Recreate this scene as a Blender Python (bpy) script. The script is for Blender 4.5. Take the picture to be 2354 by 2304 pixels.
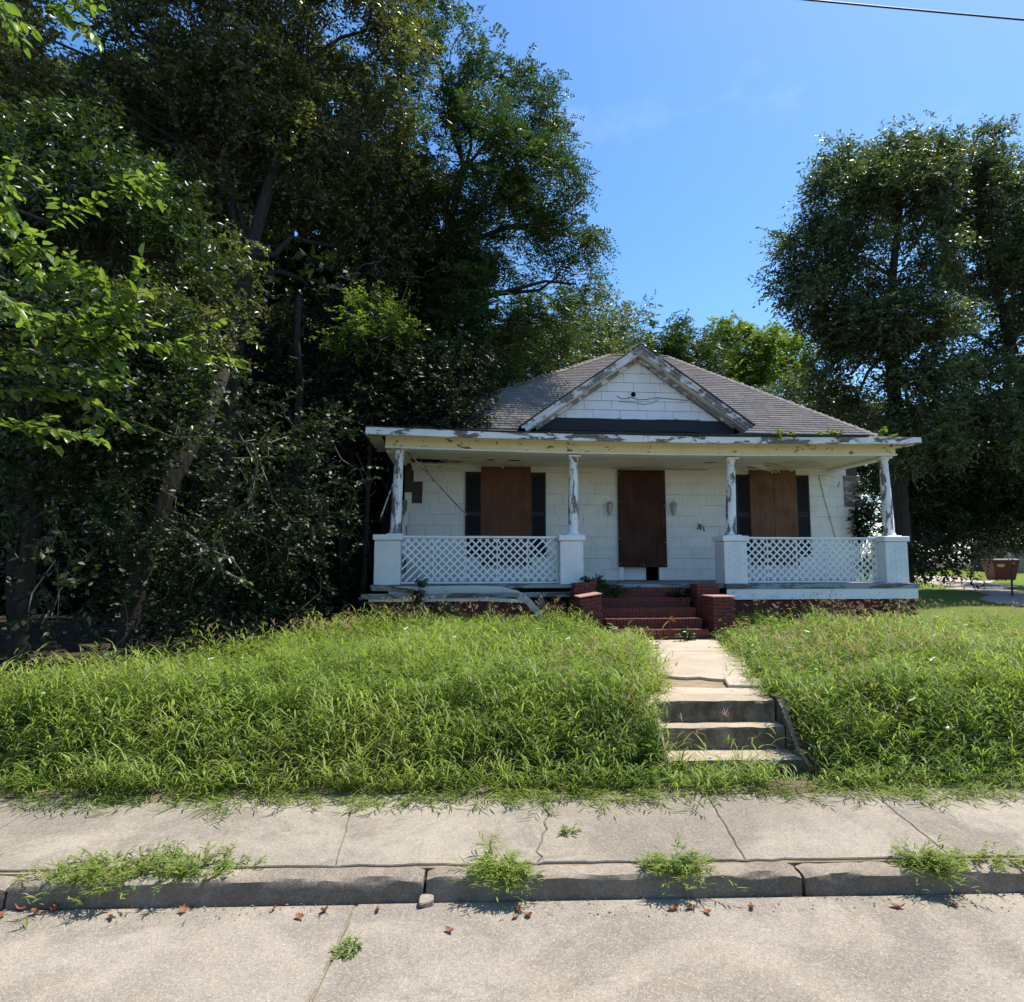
import bpy, bmesh, math, random
import numpy as np
from mathutils import Vector, Matrix
R = math.radians
for o in list(bpy.data.objects): bpy.data.objects.remove(o)
scene = bpy.context.scene
COL = scene.collection
# ------------------------------------------------------------------ camera
cam_d = bpy.data.cameras.new('camera'); cam = bpy.data.objects.new('camera', cam_d); COL.objects.link(cam)
cam.location = (0, 0, 2.05); cam.rotation_euler = (R(90 + 5.25), 0, 0)
cam_d.sensor_fit = 'HORIZONTAL'; cam_d.sensor_width = 36; cam_d.lens = 22.77
cam_d.clip_start = .05; cam_d.clip_end = 2000
scene.camera = cam
# ------------------------------------------------------------------ sky and sun
SUN_EL, SUN_AZ = R(66), R(64)          # azimuth measured from straight ahead (+Y) towards +X
world = bpy.data.worlds.new('World'); scene.world = world; world.use_nodes = True
wn = world.node_tree; wn.nodes.clear()
sky = wn.nodes.new('ShaderNodeTexSky'); sky.sky_type = 'NISHITA'; sky.sun_disc = False
sky.sun_elevation = SUN_EL; sky.sun_rotation = SUN_AZ; sky.altitude = 100
sky.air_density = 1.0; sky.dust_density = .7; sky.ozone_density = 3.0
bg = wn.nodes.new('ShaderNodeBackground'); bg.inputs[1].default_value = .13
wo = wn.nodes.new('ShaderNodeOutputWorld')
# thin high cirrus: stretched noise over the whole sky
tc = wn.nodes.new('ShaderNodeTexCoord'); mp = wn.nodes.new('ShaderNodeMapping')
mp.inputs['Scale'].default_value = (1.6, 1.2, 3.4); mp.inputs['Rotation'].default_value = (0, .5, .3); mp.inputs['Location'].default_value = (.37, .1, .25)
nz = wn.nodes.new('ShaderNodeTexNoise'); nz.inputs['Scale'].default_value = 1.5; nz.inputs['Detail'].default_value = 7; nz.inputs['Roughness'].default_value = .62
rp = wn.nodes.new('ShaderNodeValToRGB'); rp.color_ramp.elements[0].position = .55; rp.color_ramp.elements[1].position = .85
rp.color_ramp.elements[1].color = (.2, .2, .2, 1)
mx = wn.nodes.new('ShaderNodeMix'); mx.data_type = 'RGBA'; mx.inputs[7].default_value = (7.5, 8.0, 8.6, 1)
wn.links.new(tc.outputs['Generated'], mp.inputs[0]); wn.links.new(mp.outputs[0], nz.inputs[0]); wn.links.new(nz.outputs[0], rp.inputs[0])
wn.links.new(rp.outputs[0], mx.inputs[0]); hs = wn.nodes.new('ShaderNodeHueSaturation'); hs.inputs['Saturation'].default_value = 1.25; wn.links.new(sky.outputs[0], hs.inputs['Color']); wn.links.new(hs.outputs[0], mx.inputs[6]); wn.links.new(mx.outputs[2], bg.inputs[0]); wn.links.new(bg.outputs[0], wo.inputs[0])
sun_d = bpy.data.lights.new('sun', 'SUN'); sun_d.energy = 4.4; sun_d.angle = R(.53); sun_d.color = (1, .945, .86)
sun = bpy.data.objects.new('sun', sun_d); COL.objects.link(sun); sun.location = (10, 10, 30)
sd = Vector((math.sin(SUN_AZ) * math.cos(SUN_EL), math.cos(SUN_AZ) * math.cos(SUN_EL), math.sin(SUN_EL)))
sun.rotation_euler = sd.to_track_quat('Z', 'Y').to_euler()
scene.view_settings.view_transform = 'Standard'; scene.view_settings.look = 'None'
scene.view_settings.exposure = .92; scene.view_settings.gamma = 1; scene.view_settings.use_curve_mapping = False
scene.cycles.use_denoising = True
scene.cycles.max_bounces = 8; scene.cycles.transparent_max_bounces = 8; scene.cycles.diffuse_bounces = 4
scene.cycles.caustics_reflective = False; scene.cycles.caustics_refractive = False

# ------------------------------------------------------------------ helpers
def tag(o, label=None, cat=None, group=None, kind=None):
    if label: o['label'] = label
    if cat: o['category'] = cat
    if group: o['group'] = group
    if kind: o['kind'] = kind
    return o
def link(name, me, mat=None, parent=None, loc=None, rot=None, scale=None):
    o = bpy.data.objects.new(name, me); COL.objects.link(o)
    if mat is not None and me is not None and not me.materials: me.materials.append(mat)
    if parent is not None: o.parent = parent
    if loc is not None: o.location = loc
    if rot is not None: o.rotation_euler = rot
    if scale is not None: o.scale = scale
    return o
def empty(name, loc=(0, 0, 0), rz=0, parent=None):
    o = bpy.data.objects.new(name, None); COL.objects.link(o); o.location = loc; o.rotation_euler = (0, 0, rz)
    o.empty_display_size = .2
    if parent is not None: o.parent = parent
    return o
def mesh_np(name, v, f, rnd=None, smooth=False):
    """v (N,3), f: list of lists or (M,k) int array."""
    me = bpy.data.meshes.new(name)
    v = np.asarray(v, np.float32)
    if isinstance(f, np.ndarray):
        m, k = f.shape
        me.vertices.add(len(v)); me.vertices.foreach_set('co', v.ravel())
        me.loops.add(m * k); me.loops.foreach_set('vertex_index', f.astype(np.int32).ravel())
        me.polygons.add(m); me.polygons.foreach_set('loop_start', (np.arange(m) * k).astype(np.int32))
        me.polygons.foreach_set('loop_total', np.full(m, k, np.int32))
        me.update(calc_edges=True)
    else:
        me.from_pydata([tuple(map(float, p)) for p in v], [], [tuple(map(int, q)) for q in f]); me.update()
    if rnd is not None:
        a = me.attributes.new('rnd', 'FLOAT', 'FACE'); a.data.foreach_set('value', np.asarray(rnd, np.float32))
    if smooth: me.polygons.foreach_set('use_smooth', np.ones(len(me.polygons), bool))
    return me
class MB:
    """collects simple shapes into one mesh"""
    def __init__(s): s.v = []; s.f = []
    def add(s, v, f):
        b = len(s.v); s.v += [tuple(map(float, p)) for p in v]; s.f += [tuple(int(i) + b for i in q) for q in f]; return s
    def box(s, x0, x1, y0, y1, z0, z1, M=None):
        v = [(x0, y0, z0), (x1, y0, z0), (x1, y1, z0), (x0, y1, z0), (x0, y0, z1), (x1, y0, z1), (x1, y1, z1), (x0, y1, z1)]
        if M is not None: v = [tuple(M @ Vector(p)) for p in v]
        return s.add(v, [(0, 3, 2, 1), (4, 5, 6, 7), (0, 1, 5, 4), (1, 2, 6, 5), (2, 3, 7, 6), (3, 0, 4, 7)])
    def loft(s, profiles, cap=True):
        n = len(profiles[0]); v = [p for pr in profiles for p in pr]; f = []
        for k in range(len(profiles) - 1):
            for i in range(n):
                j = (i + 1) % n; f.append((k * n + i, k * n + j, (k + 1) * n + j, (k + 1) * n + i))
        if cap: f.append(tuple(range(n - 1, -1, -1))); f.append(tuple((len(profiles) - 1) * n + i for i in range(n)))
        return s.add(v, f)
    def tube(s, pts, rad, n=6, cap=True):
        pts = [Vector(p) for p in pts]; prof = []
        if not hasattr(rad, '__len__'): rad = [rad] * len(pts)
        ref = None
        for i, p in enumerate(pts):
            d = (pts[min(i + 1, len(pts) - 1)] - pts[max(i - 1, 0)]).normalized()
            if ref is None: ref = Vector((1, 0, 0)) if abs(d.x) < .9 else Vector((0, 1, 0))
            a = (ref - d * ref.dot(d)).normalized(); ref = a; b = d.cross(a)
            prof.append([tuple(p + (a * math.cos(t) + b * math.sin(t)) * rad[i]) for t in [2 * math.pi * k / n for k in range(n)]])
        return s.loft(prof, cap)
    def lathe(s, rz, n=20, c=(0, 0)):
        return s.loft([[(c[0] + r * math.cos(2 * math.pi * k / n), c[1] + r * math.sin(2 * math.pi * k / n), z) for k in range(n)] for r, z in rz])
    def prism(s, poly, z0, z1):
        """poly: list of (x,y) counter-clockwise"""
        n = len(poly)
        return s.add([(x, y, z0) for x, y in poly] + [(x, y, z1) for x, y in poly],
                     [tuple(range(n - 1, -1, -1)), tuple(range(n, 2 * n))] + [(i, (i + 1) % n, n + (i + 1) % n, n + i) for i in range(n)])
    def mesh(s, name, smooth=False, bevel=0):
        me = bpy.data.meshes.new(name); me.from_pydata(s.v, [], s.f); me.update()
        bm = bmesh.new(); bm.from_mesh(me); bmesh.ops.recalc_face_normals(bm, faces=bm.faces)
        if bevel: bmesh.ops.bevel(bm, geom=list(bm.edges), offset=bevel, segments=1, affect='EDGES', clamp_overlap=True)
        bm.to_mesh(me); bm.free()
        if smooth:
            me.polygons.foreach_set('use_smooth', np.ones(len(me.polygons), bool))
            try: me.set_sharp_from_angle(angle=R(40))
            except Exception: pass
        return me
    def build(s, name, mat, parent=None, smooth=False, bevel=0, loc=None, rot=None):
        return link(name, s.mesh(name, smooth, bevel), mat, parent, loc, rot)
def B(name, x0, x1, y0, y1, z0, z1, mat, parent=None, bevel=0, M=None):
    return MB().box(x0, x1, y0, y1, z0, z1, M).build(name, mat, parent, bevel=bevel)
def vnoise(p, seed=0):
    """cheap smooth value noise on (N,3)"""
    p = np.asarray(p, float); i = np.floor(p).astype(np.int64); f = p - i; f = f * f * (3 - 2 * f); out = 0
    def h(a):
        n = (a[..., 0] * 374761393 + a[..., 1] * 668265263 + a[..., 2] * 2147483647 + seed * 144665) & 0xffffffff
        n = ((n ^ (n >> 13)) * 1274126177) & 0xffffffff
        return ((n ^ (n >> 16)) & 0xffff) / 65535.
    for a in (0, 1):
        for b in (0, 1):
            for c in (0, 1):
                w = (f[..., 0] if a else 1 - f[..., 0]) * (f[..., 1] if b else 1 - f[..., 1]) * (f[..., 2] if c else 1 - f[..., 2])
                out = out + w * h(i + np.array([a, b, c]))
    return out

# ------------------------------------------------------------------ materials
class NT:
    def __init__(s, name):
        s.m = bpy.data.materials.new(name); s.m.use_nodes = True; s.t = s.m.node_tree
        s.b = s.t.nodes['Principled BSDF']; s.o = s.t.nodes['Material Output']
        g = s.t.nodes.new('ShaderNodeNewGeometry'); s.pos = g.outputs['Position']; s.geo = g
        tc = s.t.nodes.new('ShaderNodeTexCoord'); s.obj = tc.outputs['Object']
        oi = s.t.nodes.new('ShaderNodeObjectInfo'); s.orand = oi.outputs['Random']
    def L(s, a, b): s.t.links.new(a, b)
    def map(s, vec, scale=(1, 1, 1), rot=(0, 0, 0), loc=(0, 0, 0)):
        n = s.t.nodes.new('ShaderNodeMapping'); n.inputs['Scale'].default_value = scale; n.inputs['Rotation'].default_value = rot; n.inputs['Location'].default_value = loc
        s.L(vec, n.inputs[0]); return n.outputs[0]
    def noise(s, scale, detail=4, rough=.55, vec=None, dist=0):
        n = s.t.nodes.new('ShaderNodeTexNoise'); n.inputs['Scale'].default_value = scale; n.inputs['Detail'].default_value = detail
        n.inputs['Roughness'].default_value = rough; n.inputs['Distortion'].default_value = dist
        s.L(vec or s.pos, n.inputs[0]); return n.outputs[0]
    def voro(s, scale, vec=None, feature='F1', out='Distance'):
        n = s.t.nodes.new('ShaderNodeTexVoronoi'); n.inputs['Scale'].default_value = scale; n.feature = feature
        s.L(vec or s.pos, n.inputs[0]); return n.outputs[out]
    def ramp(s, x, stops):
        n = s.t.nodes.new('ShaderNodeValToRGB'); e = n.color_ramp.elements
        while len(e) < len(stops): e.new(.5)
        for q, (p, c) in zip(e, stops):
            q.position = p; q.color = (*c, 1) if hasattr(c, '__len__') else (c, c, c, 1)
        s.L(x, n.inputs[0]); return n.outputs[0]
    def mix(s, fac, a, b, blend='MIX'):
        n = s.t.nodes.new('ShaderNodeMix'); n.data_type = 'RGBA'; n.blend_type = blend
        for x, i in ((fac, 0), (a, 6), (b, 7)):
            if hasattr(x, 'links'): s.L(x, n.inputs[i])
            elif i == 0: n.inputs[0].default_value = x
            else: n.inputs[i].default_value = (*x, 1) if hasattr(x, '__len__') else (x, x, x, 1)
        return n.outputs[2]
    def math(s, op, a, b=0.):
        n = s.t.nodes.new('ShaderNodeMath'); n.operation = op
        for x, i in ((a, 0), (b, 1)):
            if hasattr(x, 'links'): s.L(x, n.inputs[i])
            else: n.inputs[i].default_value = x
        return n.outputs[0]
    def attr(s, name):
        n = s.t.nodes.new('ShaderNodeAttribute'); n.attribute_name = name; return n.outputs['Fac']
    def bump(s, h, strength=.3, dist=.01, prev=None):
        n = s.t.nodes.new('ShaderNodeBump'); n.inputs['Strength'].default_value = strength; n.inputs['Distance'].default_value = dist
        s.L(h, n.inputs['Height'])
        if prev is not None: s.L(prev, n.inputs['Normal'])
        return n.outputs[0]
    def out(s, col=None, rough=.8, normal=None, spec=.3, metal=0):
        if col is not None:
            if hasattr(col, 'links'): s.L(col, s.b.inputs['Base Color'])
            else: s.b.inputs['Base Color'].default_value = (*col, 1)
        if hasattr(rough, 'links'): s.L(rough, s.b.inputs['Roughness'])
        else: s.b.inputs['Roughness'].default_value = rough
        s.b.inputs['Specular IOR Level'].default_value = spec; s.b.inputs['Metallic'].default_value = metal
        if normal is not None: s.L(normal, s.b.inputs['Normal'])
        return s.m
MAT = {}
def m_concrete(name, a, b, stain, speck=1., seed=0., upright_dark=0.):
    n = NT(name); v = n.map(n.pos, loc=(seed, seed * 1.7, 0))
    big = n.noise(1.1, 5, .6, v, .4); mid = n.noise(7, 7, .72, v); fine = n.noise(45, 6, .8, v)
    c = n.mix(n.ramp(big, [(.35, 0), (.65, 1)]), a, b)
    c = n.mix(n.math('MULTIPLY', n.ramp(n.noise(.95, 8, .7, n.map(v, loc=(5, 3, 1)), .9), [(.47, 0), (.57, 1)]), .72), c, stain)
    c = n.mix(n.math('MULTIPLY', n.ramp(mid, [(.46, 0), (.66, 1)]), .38), c, stain)
    c = n.mix(n.math('MULTIPLY', n.ramp(n.noise(2.1, 5, .6, n.map(v, loc=(1, 9, 4))), [(.5, 0), (.7, 1)]), .4), c, tuple(x * y for x, y in zip(b, (1.0, .90, .74))))
    c = n.mix(n.math('MULTIPLY', n.ramp(n.noise(.62, 6, .65, n.map(v, loc=(2, 4, 7)), .5), [(.49, 0), (.60, 1)]), .55), c, tuple(x * 1.25 for x in stain))
    agg = n.voro(170, v, out='Color'); sep = n.t.nodes.new('ShaderNodeSeparateColor'); n.L(agg, sep.inputs[0])
    c = n.mix(n.math('MULTIPLY', n.ramp(sep.outputs[0], [(.72, 0), (.8, 1)]), .26 * speck), c, (.62, .57, .50))
    c = n.mix(n.math('MULTIPLY', n.ramp(sep.outputs[1], [(.74, 0), (.82, 1)]), .34 * speck), c, tuple(x * .8 for x in stain))
    c = n.mix(.38, c, n.mix(n.ramp(fine, [(.32, 0), (.66, 1)]), stain, b))
    if upright_dark:   # dark brown, broken by noise, mixed over upright faces only
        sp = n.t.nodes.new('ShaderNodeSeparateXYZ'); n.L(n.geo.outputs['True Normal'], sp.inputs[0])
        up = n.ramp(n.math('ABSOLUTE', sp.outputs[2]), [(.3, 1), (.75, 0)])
        c = n.mix(n.math('MULTIPLY', up, n.ramp(n.noise(5, 7, .7, n.map(v, (1, 1, .6))), [(.30, upright_dark * .35), (.6, upright_dark)])), c, (.060, .045, .030))
    nb = n.bump(fine, .5, .007); nb = n.bump(mid, .3, .02, nb)
    return n.out(c, .95, nb, .15)
MAT['sidewalk'] = m_concrete('sidewalk concrete', (.262, .226, .175), (.355, .308, .242), (.10, .086, .068))
MAT['road'] = m_concrete('road concrete', (.262, .224, .176), (.35, .302, .24), (.115, .099, .08), 1.3, 4.)
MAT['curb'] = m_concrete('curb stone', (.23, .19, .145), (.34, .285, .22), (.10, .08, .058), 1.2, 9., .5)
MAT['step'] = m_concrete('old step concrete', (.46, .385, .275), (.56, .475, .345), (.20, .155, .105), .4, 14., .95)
MAT['path'] = m_concrete('path concrete', (.40, .335, .26), (.47, .40, .315), (.27, .215, .155), .3, 21.)
def m_soil():
    n = NT('soil and leaf litter'); a = n.noise(5, 8, .7); b = n.noise(40, 4, .7)
    c = n.ramp(a, [(.3, (.032, .024, .016)), (.55, (.065, .048, .032)), (.75, (.11, .082, .055))])
    c = n.mix(n.math('MULTIPLY', n.ramp(n.voro(28), [(.1, 1), (.35, 0)]), .6), c, (.10, .062, .033))
    return n.out(c, .95, n.bump(b, .6, .03), .1)
MAT['soil'] = m_soil()
def m_dirt(name, a, b):
    n = NT(name); c = n.mix(n.ramp(n.noise(3, 7, .65), [(.35, 0), (.68, 1)]), a, b)
    return n.out(c, .95, n.bump(n.noise(50, 4, .7), .5, .02), .1)
MAT['dirt'] = m_dirt('dry dirt', (.30, .225, .145), (.20, .15, .10))
MAT['joint'] = m_dirt('joint dirt', (.36, .27, .15), (.10, .08, .055))
MAT['drive'] = m_dirt('driveway dirt', (.46, .39, .32), (.30, .245, .20))
def m_lawn():
    n = NT('mown lawn'); c = n.mix(n.ramp(n.noise(.5, 6, .7), [(.3, 0), (.7, 1)]), (.105, .165, .022), (.17, .21, .035))
    c = n.mix(n.math('MULTIPLY', n.ramp(n.noise(25, 5, .7), [(.4, 0), (.7, 1)]), .5), c, (.06, .10, .018))
    return n.out(c, .9, n.bump(n.noise(60, 4, .7), .8, .04), .1)
MAT['lawn'] = m_lawn()
def m_siding(name, base, dirt):
    n = NT(name)
    c = n.mix(n.math('MULTIPLY', n.ramp(n.noise(2.2, 6, .7), [(.45, 0), (.8, 1)]), .55), base, dirt)
    c = n.mix(n.math('MULTIPLY', n.orand, .09), c, (.45, .43, .38))
    st = n.noise(9, 5, .7, n.map(n.pos, (1, 1, .12)))
    c = n.mix(n.math('MULTIPLY', n.ramp(st, [(.55, 0), (.8, 1)]), .25), c, dirt)
    return n.out(c, .6, n.bump(n.noise(120, 3, .6, n.map(n.pos, (1, 1, .15))), .12, .004), .35)
MAT['siding'] = m_siding('aged white siding shade tone', (.74, .725, .67), (.50, .475, .41))  # aged white; the porch's dimmer, creamier light is put into the colour
MAT['siding_gable_lit'] = m_siding('white gable siding lit tone', (.82, .82, .80), (.62, .60, .56))  # same house paint, lighter: the gable's stronger light is put into the colour
def m_peel(name, paint, wood, amount=.5, scale=6., stretch=(1, 1, .35), rust=None):
    n = NT(name); v = n.map(n.pos, stretch)
    a = n.noise(scale, 8, .68, v, .3); w = n.noise(40, 4, .6, n.map(n.pos, (1, 1, .1) if stretch[2] < 1 else (.12, 1, 1)))
    mask = n.ramp(a, [(amount - .015, 1), (amount + .015, 0)])
    woodc = n.mix(n.ramp(w, [(.35, 0), (.65, 1)]), wood, tuple(x * .5 for x in wood))
    if rust: woodc = n.mix(n.ramp(n.noise(11, 4), [(.5, 0), (.6, 1)]), woodc, rust)
    p = n.mix(n.math('MULTIPLY', n.ramp(n.noise(3, 6, .7), [(.45, 0), (.75, 1)]), .45), paint, tuple(x * .68 for x in paint))
    c = n.mix(mask, p, woodc)
    h = n.mix(mask, n.mix(.12, 1., n.noise(30, 3)), n.mix(.35, .35, w))
    return n.out(c, .75, n.bump(h, .55, .008), .25)
MAT['peel_col'] = m_peel('peeling column paint', (.80, .80, .78), (.25, .22, .19), .475, 7, (1, 1, .3))
MAT['peel_board'] = m_peel('peeling white board', (.78, .775, .75), (.22, .19, .16), .495, 4, (.35, 1, 1))
MAT['peel_rake'] = m_peel('badly peeled white board', (.72, .71, .69), (.30, .285, .265), .52, 5, (.45, .8, .8))
MAT['paint_white'] = m_peel('white board paint', (.80, .80, .785), (.32, .28, .23), .31, 5, (.4, 1, 1))
MAT['beam'] = m_peel('cream beam paint', (.79, .72, .50), (.25, .16, .09), .41, 6, (.5, 1, .9), (.17, .085, .04))
MAT['ceiling'] = m_peel('porch ceiling paint', (.74, .70, .56), (.22, .17, .11), .37, 3, (.3, 1, 1))
MAT['soffit'] = m_peel('soffit paint', (.78, .75, .64), (.30, .25, .18), .35, 4, (.4, 1, 1))
MAT['grey_board'] = m_peel('grey weathered board', (.30, .31, .31), (.17, .16, .15), .5, 5, (.25, 1, 1))
MAT['wood'] = m_peel('bare grey wood', (.33, .30, .26), (.20, .17, .14), .5, 6, (.25, 1, 1))
def m_simple(name, col, rough=.7, spec=.3, var=.3, scale=8, bump=.15, metal=0):
    n = NT(name); c = n.mix(n.math('MULTIPLY', n.ramp(n.noise(scale, 6, .65), [(.35, 0), (.7, 1)]), var), col, tuple(x * .45 for x in col))
    c = n.mix(n.math('MULTIPLY', n.orand, var * .5), c, tuple(min(1, x * 1.4) for x in col))
    return n.out(c, rough, n.bump(n.noise(scale * 9, 3), bump, .005), spec, metal)
MAT['sheath'] = m_simple('bare wall sheathing', (.075, .066, .05), .9)
MAT['shutter'] = m_simple('black shutter', (.014, .014, .017), .55)
MAT['tar'] = m_simple('black roofing felt', (.028, .029, .033), .75, .3, .5)
MAT['hole'] = m_simple('hollow shade black', (.008, .008, .008), .95, .05)  # near-black colour standing for the shade inside cavities, gaps and the vent
MAT['red'] = m_simple('red painted masonry', (.13, .034, .026), .85, .2, .7, 7, .8)
MAT['brick'] = m_simple('red brick', (.14, .042, .032), .8, .25, .55, 14, .3)
MAT['found'] = m_simple('dark red foundation', (.105, .030, .024), .85, .2, .45, 4, .3)
MAT['pier'] = m_simple('white painted brick', (.78, .78, .76), .7, .3, .3, 3, .2)
MAT['lamp'] = m_simple('dull lamp metal', (.42, .40, .36), .5, .4, .3, 20)
MAT['number'] = m_simple('black house number', (.012, .012, .012), .5)
MAT['maroon'] = m_simple('maroon bin plastic', (.10, .004, .010), .5, .4, .25, 2)
MAT['bin_lid'] = m_simple('dark bin lid', (.05, .012, .014), .5)
MAT['bin_logo'] = m_simple('faded yellow decal', (.62, .45, .20), .6)
MAT['rust'] = m_simple('rusty steel', (.09, .05, .035), .8)
MAT['galv'] = m_simple('grey metal', (.45, .45, .44), .5, .4)
MAT['shed'] = m_simple('grey shed board', (.22, .21, .17), .8)
MAT['cable'] = m_simple('black cable', (.03, .032, .036), .6)
MAT['vinyl'] = m_peel('dirty vinyl strip', (.66, .68, .70), (.40, .39, .36), .36, 3, (.4, 1, 1))
MAT['dead'] = m_simple('dead twig', (.15, .12, .095), .85)
def m_ply(name, a, b, c2):
    n = NT(name); g = n.noise(7, 6, .65, n.map(n.pos, (3, 3, .22)), .5); p = n.noise(2.2, 6, .7)
    c = n.mix(n.ramp(g, [(.35, 0), (.68, 1)]), a, b); c = n.mix(n.math('MULTIPLY', n.ramp(p, [(.42, 0), (.72, 1)]), .8), c, c2)
    fl = n.noise(70, 2, .6); c = n.mix(n.math('MULTIPLY', n.ramp(fl, [(.6, 0), (.72, 1)]), .25), c, tuple(min(1, x * 2) for x in b))
    return n.out(c, .85, n.bump(g, .2, .006), .15)
MAT['ply'] = m_ply('brown plywood', (.125, .056, .033), (.165, .080, .048), (.085, .038, .024))
MAT['ply_dark'] = m_ply('dark stained plywood', (.048, .021, .015), (.095, .042, .028), (.022, .011, .009))
MAT['osb'] = m_ply('brown strand board', (.15, .074, .042), (.21, .115, .068), (.075, .034, .022))
def m_shingle():
    n = NT('asphalt roof shingles'); r = n.attr('rnd')
    c = n.ramp(r, [(0, (.19, .160, .138)), (.5, (.235, .20, .174)), (1, (.285, .245, .213))])
    c = n.mix(n.math('MULTIPLY', n.ramp(n.noise(1.3, 6, .7), [(.46, 0), (.75, 1)]), .4), c, (.12, .11, .105))
    gr = n.noise(220, 2, .7); c = n.mix(.35, c, n.mix(n.ramp(gr, [(.35, 0), (.65, 1)]), (.06, .055, .053), (.34, .32, .30)))
    return n.out(c, .95, n.bump(gr, .4, .004), .12)
MAT['shingle'] = m_shingle()
def m_bark(name, a, b):
    n = NT(name); v = n.map(n.pos, (1, 1, .25)); w = n.noise(14, 6, .7, v)
    return n.out(n.mix(n.ramp(w, [(.35, 0), (.65, 1)]), a, b), .95, n.bump(w, .8, .03), .1)
MAT['bark'] = m_bark('dark bark', (.022, .018, .015), (.055, .047, .039))
MAT['bark_pale'] = m_bark('pale bark', (.035, .03, .025), (.075, .066, .055))
def m_leaf(name, dark, mid, light, trans=.35, rough=.42, spec=.5, accent=None):
    """leaf colours from a per-leaf random value; part of the light passes through the blade"""
    n = NT(name); r = n.attr('rnd')
    st = [(0, dark), (.55, mid), (.93, light)]
    if accent: st.append((.985, accent))
    c = n.ramp(r, st)
    c = n.mix(n.math('MULTIPLY', n.ramp(n.noise(.8, 3, .5), [(.4, 0), (.65, 1)]), .5), c, mid)
    n.out(c, rough, None, spec)
    tr = n.t.nodes.new('ShaderNodeBsdfTranslucent')
    n.L(n.mix(1., c, (1.2, 1.3, .55), 'MULTIPLY'), tr.inputs[0])
    ms = n.t.nodes.new('ShaderNodeMixShader'); ms.inputs[0].default_value = trans
    n.L(n.b.outputs[0], ms.inputs[1]); n.L(tr.outputs[0], ms.inputs[2]); n.L(ms.outputs[0], n.o.inputs[0])
    return n.m
MAT['leaf_oak'] = m_leaf('glossy oak leaves', (.034, .044, .015), (.078, .092, .028), (.19, .195, .07), .48, .36, 1.)
MAT['leaf_wo'] = m_leaf('grey-green oak leaves', (.040, .060, .023), (.072, .100, .038), (.14, .17, .07), .42, .4, .8)
MAT['leaf_mid'] = m_leaf('compound leaves', (.024, .046, .015), (.040, .072, .020), (.085, .13, .028), .36, .45, .4, (.20, .15, .03))
MAT['leaf_privet'] = m_leaf('shrub leaves', (.016, .031, .009), (.030, .055, .014), (.08, .12, .03), .38, .38, .5)
MAT['leaf_near'] = m_leaf('broad near leaves', (.08, .135, .026), (.125, .195, .036), (.19, .26, .06), .52, .35, .5)
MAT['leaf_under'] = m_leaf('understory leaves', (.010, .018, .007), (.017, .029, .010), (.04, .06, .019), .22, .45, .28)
MAT['leaf_far'] = m_leaf('sunlit far leaves', (.085, .135, .022), (.13, .185, .03), (.21, .25, .05), .5, .5, .35)
MAT['leaf_farpale'] = m_leaf('pale far leaves', (.07, .10, .034), (.11, .145, .05), (.19, .22, .09), .35, .4, .5)
def m_grass():
    n = NT('tall lawn grass'); r = n.attr('rnd')
    c = n.ramp(r, [(0, (.085, .145, .026)), (.45, (.185, .27, .052)), (.85, (.33, .40, .12)), (.97, (.44, .39, .18))])
    c = n.mix(n.math('MULTIPLY', n.ramp(n.noise(1.1, 4, .6), [(.45, 0), (.62, 1)]), .55), c, (.30, .35, .075))
    c = n.mix(n.math('MULTIPLY', n.ramp(n.noise(2.3, 4, .6, n.map(n.pos, loc=(7, 2, 0))), [(.52, 0), (.66, 1)]), .45), c, (.06, .115, .03))
    n.out(c, .5, None, .25); tr = n.t.nodes.new('ShaderNodeBsdfTranslucent'); n.L(n.mix(1., c, (1.15, 1.25, .55), 'MULTIPLY'), tr.inputs[0])
    ms = n.t.nodes.new('ShaderNodeMixShader'); ms.inputs[0].default_value = .55
    n.L(n.b.outputs[0], ms.inputs[1]); n.L(tr.outputs[0], ms.inputs[2]); n.L(ms.outputs[0], n.o.inputs[0]); return n.m
MAT['grass'] = m_grass()
MAT['seed'] = m_leaf('grass seed heads', (.24, .19, .09), (.32, .22, .14), (.36, .19, .16), .3, .7, .2)
MAT['dryleaf'] = m_leaf('dry brown leaves', (.17, .055, .028), (.24, .085, .04), (.30, .13, .06), .2, .6, .3)
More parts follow.
